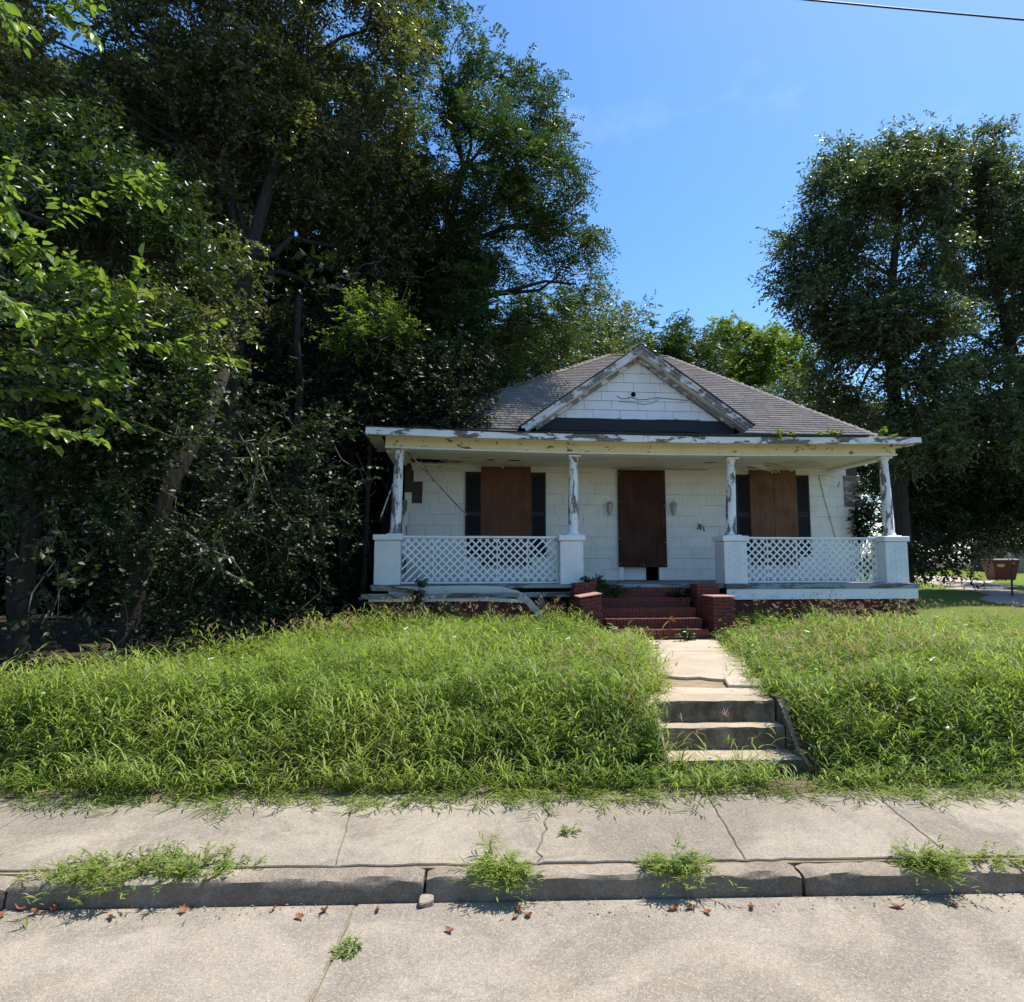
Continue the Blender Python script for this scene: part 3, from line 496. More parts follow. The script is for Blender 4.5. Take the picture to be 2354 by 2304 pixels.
# body walls with a real doorway
MB().box(.05, 5.42, WY, WY + .13, .55, 4.75).box(6.30, 11.60, WY, WY + .13, .55, 4.75).box(5.42, 6.30, WY, WY + .13, 3.68, 4.75).box(5.42, 6.30, WY, WY + .13, .55, Z0 - .01).build('wall', MAT['sheath'], house)
MB().box(.05, .18, WY + .135, 11.3, .55, 5.05).build('wall', MAT['siding'], house); MB().box(11.47, 11.60, WY + .135, 11.3, .55, 5.05).build('wall', MAT['siding'], house)
MB().box(.185, 11.465, 11.17, 11.3, .55, 5.05).build('wall', MAT['siding'], house)
MB().box(.2, 11.45, 2.3, 11.1, 1.40, 1.50).build('inner_floor', MAT['wood'], house)
door = MB().box(5.44, 6.02, WY + .14, WY + .18, Z0 + .005, 3.6).build('door', MAT['paint_white'], house)
link('door_edge', MB().box(6.02, 6.035, WY + .145, WY + .185, Z0 + .005, 3.6).mesh('door_edge'), MAT['shutter'], door)
# siding pieces: one shared wedge, clipped row by row
wedge = MB().add([(0, -.022, 0), (1, -.022, 0), (1, 0, 0), (0, 0, 0), (0, -.009, .285), (1, -.009, .285), (1, 0, .285), (0, 0, .285)],
                 [(0, 3, 2, 1), (4, 5, 6, 7), (0, 1, 5, 4), (1, 2, 6, 5), (2, 3, 7, 6), (3, 0, 4, 7)]).mesh('siding_shingle')
wedge.materials.append(MAT['siding'])
def subtract(iv, cuts):
    for c0, c1 in cuts:
        nx = []
        for a, b in iv:
            if c1 <= a or c0 >= b: nx.append((a, b)); continue
            if c0 > a: nx.append((a, c0))
            if c1 < b: nx.append((c1, b))
        iv = nx
    return [(a, b) for a, b in iv if b - a > .04]
rs = random.Random(12); RH = .2655
for k in range(11):
    z = Z0 + .004 + RH * k; top = min(RH - .003, 4.44 - z); cuts = [(1.60, 3.40), (8.42, 10.20)] if 2.2 < z and z + RH < 4.2 else []
    if z < 3.6: cuts.append((5.42, 6.30))
    if k in (8, ): cuts.append((.05, .48))
    if k == 7: cuts.append((.22, .47))
    if k >= 9: cuts.append((.05, .26 if k == 9 else .22))
    if k >= 7: cuts.append((11.30 - .06 * (k == 8), 11.6))
    if k in (5, 6): cuts.append((11.50, 11.6))
    x = .05 - (.31 if k % 2 else 0) - .1 * (k % 3)
    while x < 11.6:
        for a, b in subtract([(max(.05, x), min(11.6, x + .61))], cuts):
            link('siding_shingle', wedge, None, house, (a + .0025, WY - .001, z + rs.uniform(-.002, .002)), (R(rs.uniform(-.3, .3)), R(rs.uniform(-.1, .1)), 0), (b - a - .005, 1, top / .285))
        x += .61
# corner boards and small trim
B('corner_board', .0, .115, WY - .045, WY - .02, 1.58, 3.5, MAT['peel_col'], house)
xboard('ceiling_trim', .2, 10.85, WY - .05, WY - .02, 4.335, 4.395, MAT['soffit'], fz=lambda x: sag(x) * .35)
MB().box(11.22, 11.66, WY - .05, WY - .012, 3.43, 4.22).build('bare_panel', MAT['wood'], house)
# boarded windows with shutters
def louver_shutter(x0, x1, z0, z1):
    s = B('shutter', x0, x1, WY - .045, WY - .025, z0, z1, MAT['shutter'], house)
    m = MB().box(x0, x0 + .045, WY - .065, WY - .046, z0, z1).box(x1 - .045, x1, WY - .065, WY - .046, z0, z1)
    for z in (z0, (z0 + z1) / 2 - .04, z1 - .07): m.box(x0 + .046, x1 - .046, WY - .064, WY - .046, z, z + .07)
    m.build('shutter_frame', MAT['shutter'], s)
    m = MB(); z = z0 + .08
    while z < z1 - .09:
        if abs(z - (z0 + z1) / 2) > .06:
            m.add([(x0 + .047, WY - .046, z + .03), (x1 - .047, WY - .046, z + .03), (x1 - .047, WY - .062, z), (x0 + .047, WY - .062, z), (x0 + .047, WY - .046, z + .034), (x1 - .047, WY - .046, z + .034), (x1 - .047, WY - .064, z + .005), (x0 + .047, WY - .064, z + .005)],
                  [(0, 3, 2, 1), (4, 5, 6, 7), (0, 1, 5, 4), (1, 2, 6, 5), (2, 3, 7, 6), (3, 0, 4, 7)])
        z += .042
    tag(m.build('louvers', MAT['shutter'], s), kind='stuff')
louver_shutter(1.51, 1.905, 2.15, 4.20); louver_shutter(3.11, 3.48, 2.15, 4.205)
louver_shutter(8.33, 8.70, 2.15, 4.215); louver_shutter(9.90, 10.26, 2.15, 4.215)
def ply(name, pts, mat, y=WY - .085, th=.016):
    m = MB().add([(x, y, z) for x, z in pts] + [(x, y + th, z) for x, z in pts], [(0, 1, 2, 3), (7, 6, 5, 4)] + [(i, 4 + i, 4 + (i + 1) % 4, (i + 1) % 4) for i in range(4)])
    return m.build(name, mat, house)
b1 = ply('window_board', [(1.885, 1.92), (3.115, 1.91), (3.11, 4.338), (1.895, 4.335)], MAT['ply'])
b2 = ply('window_board', [(8.685, 1.93), (9.315, 1.93), (9.30, 4.335), (8.68, 4.33)], MAT['osb'])
b3 = ply('window_board', [(9.325, 1.93), (9.92, 1.93), (9.905, 4.34), (9.31, 4.335)], MAT['osb'])
b4 = ply('door_board', [(5.275, 1.895), (6.495, 1.885), (6.485, 4.295), (5.278, 4.298)], MAT['ply_dark'])
nm = MB()
for X, Z in [(5.31, 4.2), (5.31, 3.5), (5.31, 2.6), (5.31, 1.97), (6.45, 4.2), (6.45, 3.4), (6.45, 2.5), (6.45, 1.95), (5.9, 4.25), (5.9, 1.95)]: nm.box(X - .01, X + .01, WY - .089, WY - .086, Z - .01, Z + .01)
nm.build('nail_head', MAT['galv'], b4)
MB().box(5.30, 5.418, WY - .04, WY - .019, Z0 + .004, 1.90).box(6.302, 6.42, WY - .04, WY - .019, Z0 + .004, 1.90).build('door_casing', MAT['paint_white'], house)
# porch floor, edges, foundation
MB().box(-.42, 11.22, -.34, WY - .03, 1.49, 1.56).build('porch_floor', MAT['grey_board'], house)
B('floor_edge', 6.93, 11.26, -.40, -.345, 1.455, 1.565, MAT['grey_board'], house, bevel=.006)
ck = [(9.19, 1.235), (9.23, 1.29), (9.20, 1.33), (9.27, 1.38), (9.255, 1.41), (9.30, 1.452)]
def skirt(poly):
    n = len(poly); return MB().add([(x, -.385, z) for x, z in poly] + [(x, -.355, z) for x, z in poly], [tuple(range(n)), tuple(range(2 * n - 1, n - 1, -1))] + [(i, n + i, n + (i + 1) % n, (i + 1) % n) for i in range(n)]).build('skirt_board', MAT['paint_white'], house)
skirt([(6.95, 1.235)] + [(x - .007, z) for x, z in ck] + [(6.95, 1.452)])
skirt([(x + .007, z) for x, z in ck[::-1]] + [(9.2 + .0, 1.235)][:0] + [(11.22, 1.235), (11.22, 1.452)])
MB().box(-.40, 3.55, -.30, -.10, .45, 1.22).box(6.7, 11.2, -.30, -.10, .45, 1.22).box(3.56, 6.69, .10, .30, .45, 1.45).box(-.40, -.20, -.095, WY - .01, .45, 1.45).box(11.0, 11.2, -.095, WY - .01, .45, 1.45).build('foundation', MAT['found'], house)
MB().box(-.36, 3.9, -.10, .05, 1.23, 1.48).build('cavity_shade_box', MAT['hole'], house)  # solid box in the open cavity; the cavity's shade is its colour
MB().box(3.96, 6.90, -.36, -.30, 1.47, 1.562).build('floor_edge', MAT['grey_board'], house)
# white brick piers with caps
def pier(x0, x1, y0=-.30, y1=.20):
    p = B('pier', x0 + .008, x1 - .008, y0 + .008, y1 - .008, 1.562, 2.455, MAT['pier'], house)
    m = MB(); h = .066; z = 1.566; k = 0
    while z + h < 2.46:
        o = (0, .11)[k % 2]
        for a0, a1, ax in ((x0, x1, 0), (x0, x1, 1), (y0, y1, 2), (y0, y1, 3)):
            x = a0 - o
            while x < a1:
                a, b = max(a0, x), min(a1, x + .215)
                if b - a > .03:
                    if ax == 0: m.box(a, b - .007, y0, y0 + .02, z, z + h - .007)
                    if ax == 1: m.box(a, b - .007, y1 - .02, y1, z, z + h - .007)
                    if ax == 2: m.box(x0 - .0015, x0 + .02, max(a, y0 + .021), min(b, y1 - .021) - .007, z, z + h - .007)
                    if ax == 3: m.box(x1 - .02, x1 + .0015, max(a, y0 + .021), min(b, y1 - .021) - .007, z, z + h - .007)
                x += .222
        z += h; k += 1
    tag(m.build('painted_bricks', MAT['pier'], p), kind='stuff')
    link('pier_cap', MB().box(x0 - .035, x1 + .035, y0 - .035, y1 + .035, 2.462, 2.575).mesh('pier_cap', bevel=.01), MAT['paint_white'], p)
    return p
piers = [(-.36, .155), (3.44, 3.925), (6.955, 7.46), (10.585, 11.10)]
for a in piers: pier(*a)
# columns
colx = [(.03, .085), (3.765, 3.79), (7.245, 7.295), (10.905, 10.85)]
for (xb, xt), zt in zip(colx, (4.40, 4.30, 4.30, 4.37)):
    b, h = 2.60, zt - .045; n = 20; prof = []
    rz = [(.125, b), (.135, b + .02), (.125, b + .045), (.112, b + .06), (.110, b + .5), (.104, b + 1.0), (.090, h - .16), (.088, h - .15), (.100, h - .14), (.102, h - .125), (.088, h - .11), (.090, h - .06), (.112, h - .03), (.118, h)]
    for r, z in rz:
        t = (z - b) / (h - b); cx = xb + (xt - xb) * t
        prof.append([(cx + r * math.cos(2 * math.pi * i / n), .0 + r * math.sin(2 * math.pi * i / n), z) for i in range(n)])
    c = MB().loft(prof).build('column', MAT['peel_col'], house, smooth=True)
    link('capital', MB().box(xt - .135, xt + .135, -.135, .135, h + .002, zt - .002).mesh('capital', bevel=.008), MAT['soffit'], c)
    link('base_plate', MB().box(xb - .17, xb + .17, -.17, .17, 2.577, 2.602).mesh('base_plate', bevel=.006), MAT['paint_white'], c)
# lattice railings
def lattice(x0, x1, panels, seed, drop=()):
    z0, z1 = 1.62, 2.505
    rail = xboard('railing', x0, x1, -.055, .045, 2.515, 2.56, MAT['paint_white'], fz=lambda x: 0, amp=.012, seed=seed)
    MB().box(x0, x1, -.03, .04, 1.575, 1.612).build('bottom_rail', MAT['paint_white'], rail)
    rs = random.Random(seed); cuts = [x0 + .012]
    tot = sum(panels)
    for p in panels: cuts.append(cuts[-1] + (x1 - x0 - .024) * p / tot)
    for a, b in zip(cuts[:-1], cuts[1:]):
        dx = rs.uniform(-.04, .04)
        for layer, sg in ((0, 1), (1, -1)):
            c = a - (z1 - z0) - .2 + dx; w = .0235
            while c < b + (z1 - z0) + .2:
                # centre line x = c + sg*(z - zm); clip to the panel rectangle
                zm = (z0 + z1) / 2
                def clip(poly, f):
                    out = []
                    for i in range(len(poly)):
                        p, q = poly[i], poly[(i + 1) % len(poly)]; fp, fq = f(p), f(q)
                        if fp >= 0: out.append(p)
                        if (fp >= 0) != (fq >= 0): t = fp / (fp - fq); out.append((p[0] + (q[0] - p[0]) * t, p[1] + (q[1] - p[1]) * t))
                    return out
                L = 1.2; poly = [(c - w - sg * L, zm - L), (c + w - sg * L, zm - L), (c + w + sg * L, zm + L), (c - w + sg * L, zm + L)]
                for f in (lambda p: p[0] - a - .003, lambda p: b - .003 - p[0], lambda p: p[1] - z0, lambda p: z1 - p[1]):
                    poly = clip(poly, f)
                    if len(poly) < 3: break
                if len(poly) >= 3:
                    xs = [p[0] for p in poly]; cxm = sum(xs) / len(xs); czm = sum(p[1] for p in poly) / len(poly)
                    if max(xs) - min(xs) > .05 and not any((cxm - q[0]) ** 2 + (czm - q[1]) ** 2 < q[2] ** 2 and rs.random() < .5 for q in drop):
                        y0 = -.032 + .010 * layer; n = len(poly)
                        MB().add([(x, y0, z) for x, z in poly] + [(x, y0 + .008, z) for x, z in poly],
                                 [tuple(range(n)), tuple(range(2 * n - 1, n - 1, -1))] + [(i, n + i, n + (i + 1) % n, (i + 1) % n) for i in range(n)]).build('lattice_slat', MAT['lattice'], rail)
                c += .163
        MB().box(b - .011, b + .011, -.013, .012, z0, z1).build('lattice_stile', MAT['lattice'], rail)
    return rail
MAT['lattice'] = m_simple('white lattice', (.82, .82, .80), .6, .3, .12, 5, .1)
lattice(.16, 3.435, [.64, .66, .66, .63, .63], 4, [(3.2, 2.35, .22), (.35, 1.75, .2)])
lattice(7.465, 10.58, [.62, .72, .70, .66, .62], 9)
# beam, soffit, eave of the porch
xboard('beam', -.19, 11.03, -.17, .15, 4.415, 4.63, MAT['beam'], amp=.012, seed=1)
xboard('beam_moulding', -.20, 11.05, -.20, .17, 4.38, 4.412, MAT['paint_white'], amp=.01, seed=2)
for k in range(6):
    xboard('soffit_board', -.50, 11.26, -.58 + k * .068, -.515 + k * .068, 4.605 + .004 * k, 4.615 + .004 * k, MAT['soffit'])
cutx = [-.54, 1.32, 3.6, 5.15, 7.6, 9.4, 11.31]
for k in range(6):
    xboard('fascia_board', cutx[k] + .003, cutx[k + 1] - .003, -.625 - .004 * (k % 2), -.585, 4.575, 4.715 - .012 * (k % 2), MAT['peel_board'], n=8, amp=.012, seed=20 + k)
xboard('drip_edge', 3.2, 10.1, -.66, -.56, 4.722, 4.765, MAT['tar'], amp=.012, seed=30)
xboard('drip_edge', -.56, 3.15, -.64, -.56, 4.718, 4.738, MAT['tar'], amp=.010, seed=31)
for x in (-.535, 11.295):
    B('fascia_board', x - .02, x + .02, -.58, 1.75, 4.58, 4.715, MAT['peel_board'], house)
for x0, x1 in ((-.20, .09), (10.80, 11.05)):
    B('side_beam', x0, x1, .155, WY - .03, 4.335, 4.62, MAT['paint_white'], house)
for k in range(3):
    for s in (-.51, 11.06): B('soffit_board', s + k * .08, s + k * .08 + .076, -.16, 1.7, 4.60, 4.612, MAT['soffit'], house)
# ceiling boards with a hole and loose ends over the left end
rs = random.Random(8)
for k in range(18):
    y0 = .16 + k * .1072; cuts = []
    if k in (11, 12, 13, 14, 15, 16): cuts = [(.16 + .04 * (k % 3), 1.5 - .2 * abs(k - 14) + .15 * (k % 2))]
    if k in (9, 10): cuts = [(2.1 + .1 * (k - 11), 2.75 - .1 * (k - 10))]
    if k in (14, 15, 16): cuts.append((8.35 + .1 * (k - 14), 8.9 - .05 * k + .7))
    if k in (5, 7, 9, 12): cuts.append((8.7 + .1 * (k % 4), 9.9 + .1 * k - .7))
    for a, b in subtract([(.095, 10.795)], cuts):
        xboard('ceiling_board', a, b, y0, y0 + .102, 4.405, 4.42, MAT['ceiling'], n=10, fz=lambda x: sag(x) * .9, amp=.012 if k > 6 else .004, seed=k)
MB().box(.1, 10.79, .16, WY - .02, 4.47, 4.49).build('ceiling_void_sheet', MAT['hole'], house)  # black sheet over the gaps; the void's darkness is its colour
def strip(name, pts, w, th, mat, parent, roll=0.):
    """thin broken board along pts, w across"""
    P = []
    pts = [Vector(p) for p in pts]
    for i, p in enumerate(pts):
        d = (pts[min(i + 1, len(pts) - 1)] - pts[max(i - 1, 0)]).normalized()
        s = d.cross(Vector((0, 0, 1))); s = s.normalized() if s.length > .01 else Vector((1, 0, 0)); u = s.cross(d)
        s2 = s * math.cos(roll) + u * math.sin(roll); u2 = u * math.cos(roll) - s * math.sin(roll)
        P.append([tuple(p + s2 * w / 2 - u2 * th / 2), tuple(p - s2 * w / 2 - u2 * th / 2), tuple(p - s2 * w / 2 + u2 * th / 2), tuple(p + s2 * w / 2 + u2 * th / 2)])
    return MB().loft(P).build(name, mat, parent)
for k in range(9):      # splinters hanging from the ceiling over the window boards
    x = 8.15 + k * .13; y = 1.55 + rs.uniform(0, .45); l = rs.uniform(.2, .5); a = rs.uniform(-.6, .6)
    strip('ceiling_splinter', [(x, y, 4.39), (x + l * .5 * math.cos(a), y + l * .5 * math.sin(a) * .4, 4.36), (x + l * math.cos(a), y + l * math.sin(a) * .4, 4.36 - rs.uniform(.03, .12))], rs.uniform(.03, .08), .008, MAT['ceiling'], house, rs.uniform(-.5, .5))
for k in range(8):
    x = .9 + k * .16; y = 1.35 + rs.uniform(0, .5); l = rs.uniform(.25, .55)
    strip('ceiling_splinter', [(x, y, 4.38), (x + l * .5, y + .02, 4.37), (x + l, y - .03, 4.35 - rs.uniform(.01, .09))], rs.uniform(.04, .09), .008, MAT['ceiling'], house, rs.uniform(-.5, .5))
for x, y, l, w, dz in ((.95, 1.5, .6, .16, .10), (1.35, 1.75, .5, .13, .14), (2.15, 1.2, .55, .17, .07), (2.0, 1.6, .4, .1, .12), (8.3, 1.3, .5, .14, .12), (8.75, 1.5, .45, .12, .16), (8.6, 1.1, .4, .15, .08)):
    strip('ceiling_splinter', [(x, y, 4.375), (x + l * .4, y - .02, 4.36), (x + l * .75, y + .03, 4.365 - dz * .5), (x + l, y, 4.37 - dz)], w, .007, MAT['ceiling'], house, rs.uniform(-.5, .5))
strip('ceiling_splinter', [(8.9, 1.0, 4.36), (9.9, 1.35, 4.30), (10.9, 1.95, 4.14)], .04, .012, MAT['ceiling'], house)
strip('ceiling_splinter', [(11.02, 1.95, 4.05), (10.93, 1.9, 3.9)], .03, .01, MAT['wood'], house)
# roofs
def porch_roof():
    m = MB(); P = []
    for x in np.linspace(-.56, 11.32, 25):
        d = sag(x); P.append([(x, -.60, 4.66 + d), (x, 1.9, 5.21 + d * .2), (x, 1.9, 5.25 + d * .2), (x, -.60, 4.70 + d)])
    return m.loft(P).build('porch_roof', MAT['tar'], house)
proof = porch_roof()
E0, E1 = (-.25, 1.55, 5.17), (11.85, 1.55, 5.17); RL, RR = (6.25, 6.5, 8.70), (8.15, 6.5, 8.70); BK0, BK1 = (-.25, 11.6, 5.17), (11.85, 11.6, 5.17)
rdeck = MB().add([E0, E1, BK1, BK0, RL, RR], [(0, 1, 5, 4), (1, 2, 5), (2, 3, 4, 5), (3, 0, 4), (0, 3, 2, 1)]).build('roof', MAT['shingle'], house)
def shingle_field():
    V = []; F = []; rn = []; rs = np.random.RandomState(4)
    e0, e1, r0, r1 = map(np.array, (E0, E1, RL, RR)); up = (r0 + r1) / 2 - (e0 + e1) / 2; up[0] = 0; Ls = np.linalg.norm(up); ud = up / Ls
    nrm = np.cross(np.array([1, 0, 0]), ud)
    j = 0; ex = .145
    while j * ex < Ls - .02:
        t0 = j * ex / Ls; t1 = min(1., (j * ex + ex + .02) / Ls); xl = e0[0] + (r0[0] - e0[0]) * t0 - .03; xr = e1[0] + (r1[0] - e1[0]) * t0 + .03
        x = xl - rs.rand() * .3
        while x < xr:
            a, b = max(x, xl), min(x + .315, xr); w = rs.uniform(-.004, .004); lift = .016 + rs.uniform(0, .006)
            if b - a > .03:
                base = np.array([0, e0[1], e0[2]])
                p0 = base + ud * (t0 * Ls + w); p1 = base + ud * (t1 * Ls)
                q = [np.array([a + .003, 0, 0]) + p0 + nrm * lift, np.array([b - .003, 0, 0]) + p0 + nrm * lift, np.array([b - .003, 0, 0]) + p1 + nrm * .006, np.array([a + .003, 0, 0]) + p1 + nrm * .006,
                     np.array([a + .003, 0, 0]) + p0 + nrm * .001, np.array([b - .003, 0, 0]) + p0 + nrm * .001]
                n = len(V); V += q; F += [(n, n + 1, n + 2, n + 3), (n + 4, n + 5, n + 1, n)]; v = rs.rand(); rn += [v, v]
            x += .318
        j += 1
    return tag(link('roof_shingles', mesh_np('roof_shingles', np.array(V), np.array(F), rn), MAT['shingle'], rdeck), kind='stuff')
shingle_field()
for a, b in ((E0, RL), (E1, RR), (RL, RR)):     # hip and ridge caps
    d = Vector(b) - Vector(a); n = int(d.length / .2); m = MB()
    for k in range(n):
        p = Vector(a) + d * (k / n); q = Vector(a) + d * ((k + 1.15) / n); up = Vector((0, 0, .03 + .008 * (k % 2))); s = d.cross(Vector((0, 0, 1))).normalized() * .11
        m.add([tuple(p - s + up * .3 - Vector((0, 0, .03))), tuple(p + up), tuple(p + s + up * .3 - Vector((0, 0, .03))), tuple(q - s + up * .2 - Vector((0, 0, .04))), tuple(q + up * .7), tuple(q + s + up * .2 - Vector((0, 0, .04)))], [(0, 1, 4, 3), (1, 2, 5, 4)])
    m.build('ridge_cap', MAT['shingle'], rdeck)
# front gable
GX, GA = 5.45, 6.93; GS = .705; GY = .78; GL, GR = 2.74, 8.00
def gz_l(x): return GA - GS * abs(x - GX)
gab = MB().add([(GL + .25, GY, 4.95), (GR - .25, GY, 4.95), (GX, GY, GA - .14), (GL + .25, GY + .1, 4.95), (GR - .25, GY + .1, 4.95), (GX, GY + .1, GA - .14)], [(0, 1, 2), (5, 4, 3), (0, 3, 4, 1), (1, 4, 5, 2), (2, 5, 3, 0)]).build('gable', MAT['sheath'], house)
def clip2(poly, f):
    out = []
    for i in range(len(poly)):
        p, q = poly[i], poly[(i + 1) % len(poly)]; fp, fq = f(p), f(q)
        if fp >= 0: out.append(p)
        if (fp >= 0) != (fq >= 0): t = fp / (fp - fq); out.append((p[0] + (q[0] - p[0]) * t, p[1] + (q[1] - p[1]) * t))
    return out
for k in range(7):
    z = 5.285 + .217 * k; x = 2.5 + (.33 if k % 2 else 0) + .1 * (k % 3)
    while x < 8.4:
        poly = [(x + .004, z), (x + .628, z), (x + .628, z + .211), (x + .004, z + .211)]
        for s in (-1, 1): poly = poly and clip2(poly, lambda p: (GA - .16 - GS * s * (p[0] - GX)) - p[1])
        if poly and len(poly) >= 3:
            n = len(poly); t = lambda zz: GY - .028 + .018 * (zz - z) / .213
            me = MB().add([(a, t(b) + rs.uniform(-.001, .001), b) for a, b in poly] + [(a, GY - .002, b) for a, b in poly], [tuple(range(n)), tuple(range(2 * n - 1, n - 1, -1))] + [(i, n + i, n + (i + 1) % n, (i + 1) % n) for i in range(n)])
            me.build('siding_shingle', MAT['siding_gable_lit'], gab)
        x += .632
xboard('felt_strip', GL + .30, GR - .28, GY - .05, GY - .02, 4.99, 5.283, MAT['tar'], gab, fz=lambda x: 0, amp=.05, seed=3)
for x in (4.9, 6.25, 6.75): strip('torn_flap', [(x, GY - .04, 5.27), (x + .08, GY - .06, 5.31), (x + .16, GY - .05, 5.27)], .03, .006, MAT['tar'], gab)
xboard('trim_strip', 4.75, 5.6, GY - .045, GY - .02, 5.275, 5.30, MAT['paint_white'], gab, n=6, fz=lambda x: -.02 * (x - 4.75))
MB().lathe([(.055, -.012), (.055, .012)], 18).build('vent_hole_disc', MAT['hole'], gab, loc=(5.345, GY - .024, 5.87), rot=(R(90), 0, 0))  # solid black disc; the darkness of the hole is painted on
for s in (-1, 1):
    xe = GL if s < 0 else GR; ze = gz_l(xe); d = Vector((xe - GX, 0, ze - GA)).normalized(); n = Vector((-d.z * s, 0, d.x * s)); n = n if n.z > 0 else -n
    def along(y0, y1, o0, o1, mat, name, par=gab, ext=0., seg=10, amp=.0, st=0.):
        L = (Vector((xe, 0, ze)) - Vector((GX, 0, GA))).length + ext; P = []
        for i in range(seg + 1):
            t = st + (L - st) * i / seg; c = Vector((GX, 0, GA)) + d * t; w = (float(vnoise(np.array([t * 4, s * 3., o0 * 9]))) - .5) * amp
            a, b = c + n * (o0 + w), c + n * (o1 + w * .5)
            # mitre at the apex: keep everything on its own side of x = GX
            pr = []
            for q, y in ((a, y0), (a, y1), (b, y1), (b, y0)):
                qx = q.x
                if i == 0 and st == 0: k = (GX - q.x) / d.x; q = q + d * k
                pr.append((q.x + .0012 * s, y, q.z))
            P.append(pr)
        return MB().loft(P).build(name, mat, par)
    along(.42, .465, -.135, .0, MAT['peel_rake'], 'rake_board', amp=.01)
    along(.395, .418, -.05, .012, MAT['peel_rake'], 'rake_moulding', amp=.012, ext=.05)
    along(.47, GY - .022, -.155, -.130, MAT['soffit'], 'rake_soffit')
    along(.64, GY - .021, -.235, -.158, MAT['peel_rake'], 'frieze_board', ext=-.25, st=.0, amp=.01)
    # roof plane of the gable runs back into the main roof
    rp_ = MB(); L = (Vector((xe, 0, ze)) - Vector((GX, 0, GA))).length + .06
    A = Vector((GX, 0, GA)); Bp = A + d * L
    yb_top = 4.25; yb_bot = 1.75
    T = n * .03
    lo = n * .014
    V = [A + lo + Vector((0, .37, 0)), Bp + lo + Vector((0, .37, 0)), Bp + lo + Vector((0, yb_bot, 0)), A + lo + Vector((0, yb_top, 0))]
    V = V + [v + T for v in V]
    fix = [(GX + .0008 * s if abs(v.x - GX) < .06 else v.x, v.y, v.z) for v in V]
    rp_.add(fix, [(0, 3, 2, 1), (4, 5, 6, 7), (0, 1, 5, 4), (1, 2, 6, 5), (2, 3, 7, 6), (3, 0, 4, 7)]).build('gable_roof', MAT['shingle_edge'] if 'shingle_edge' in MAT else MAT['tar'], gab)
strip('loose_board', [(5.86, .34, 6.70), (5.92, .345, 6.35), (5.975, .36, 6.01)], .085, .02, MAT['wood'], gab, R(90))
# thin cable sagging across the gable
MB().tube([(4.95, GY - .03, 5.83), (5.08, GY - .035, 5.76), (5.3, GY - .035, 5.80), (5.45, GY - .035, 5.75), (5.65, GY - .035, 5.76), (5.9, GY - .035, 5.81), (6.2, GY - .035, 5.79), (6.6, GY - .035, 5.76), (6.82, GY - .035, 5.80), (7.1, GY - .06, 5.70)], .007, 5).build('cable', MAT['cable'], gab)
MB().tube([(5.0, GY - .03, 5.70), (5.3, GY - .03, 5.69), (5.6, GY - .03, 5.645), (5.8, GY - .03, 5.68), (5.95, GY - .035, 5.78)], .005, 5).build('cable', MAT['cable'], gab)
MB().tube([(5.1, WY - .06, 4.335), (5.9, WY - .065, 4.33), (6.8, WY - .065, 4.325), (7.6, WY - .06, 4.33)], .006, 5).build('cable', MAT['cable'], house)
MB().tube([(10.55, WY - .03, 4.25), (10.68, WY - .03, 3.6), (10.86, WY - .03, 2.9), (10.92, WY - .03, 2.6)], .008, 5).build('cable', MAT['wood'], house)
# house number 371, each digit lower than the last
dg = bpy.context.evaluated_depsgraph_get()
for ch, X, Z, ro in (('3', 7.285, 2.845, .12), ('7', 7.365, 2.80, -.25), ('1', 7.435, 2.765, -.1)):
    cu = bpy.data.curves.new('digit', 'FONT'); cu.body = ch; cu.size = .19; cu.extrude = .004; cu.offset = .0025
    tmp = bpy.data.objects.new('digit', cu); COL.objects.link(tmp); bpy.context.view_layer.update()
    me = bpy.data.meshes.new_from_object(tmp.evaluated_get(bpy.context.evaluated_depsgraph_get())); bpy.data.objects.remove(tmp)
    me.materials.clear(); link('house_number', me, MAT['number'], house, (X, WY - .026, Z), (R(90), ro, 0))
# wall lanterns beside the door
def lantern(x, z, label, finial):
    t = tag(empty('wall_lantern', (0, 0, 0)), label, 'lamp', 'lanterns beside the boarded door')
    t.matrix_world = Matrix.Translation((-2.45, 13.45, 0)) @ Matrix.Rotation(R(5.2), 4, 'Z') @ Matrix.Translation((x, WY - .10, z))
    MB().lathe([(.04, -.19), (.05, -.18), (.05, -.02), (.04, .0)], 12).build('back_plate', MAT['lamp'], t, rot=(0, 0, 0), loc=(0, .085, .06))
    MB().tube([(0, .08, -.08), (0, .06, -.19), (0, .02, -.20), (0, 0, -.165)], .009, 6).build('arm', MAT['lamp'], t)
    cagem = MB()
    for k in range(6):
        a = k * math.pi / 3; c, s_ = math.cos(a), math.sin(a)
        cagem.tube([(.038 * c, .038 * s_, -.15), (.066 * c, .066 * s_, .06)], .006, 4)
    cagem.lathe([(.045, -.165), (.042, -.145)], 6).lathe([(.07, .055), (.07, .07)], 6)
    cagem.build('cage', MAT['lamp'], t)
    MB().lathe([(.034, -.145), (.061, .055)], 6).build('glass', MAT['lamp_glass'], t)
    MB().lathe([(.092, .07), (.085, .08), (.05, .115), (.02, .135), (.014, .15)] + ([(.008, .16), (.012, .175), (.004, .23)] if finial else [(.006, .155)]), 12).build('cap', MAT['lamp'], t, smooth=True)
    return t
MAT['lamp_glass'] = m_simple('cloudy lamp glass', (.50, .49, .46), .25, .5, .3, 30)
lantern(5.07, 3.37, 'off-white wall lantern without finial beside the boarded door, near the middle column', False)
lantern(6.69, 3.37, 'off-white wall lantern with pointed finial beside the boarded door, above number 371', True)
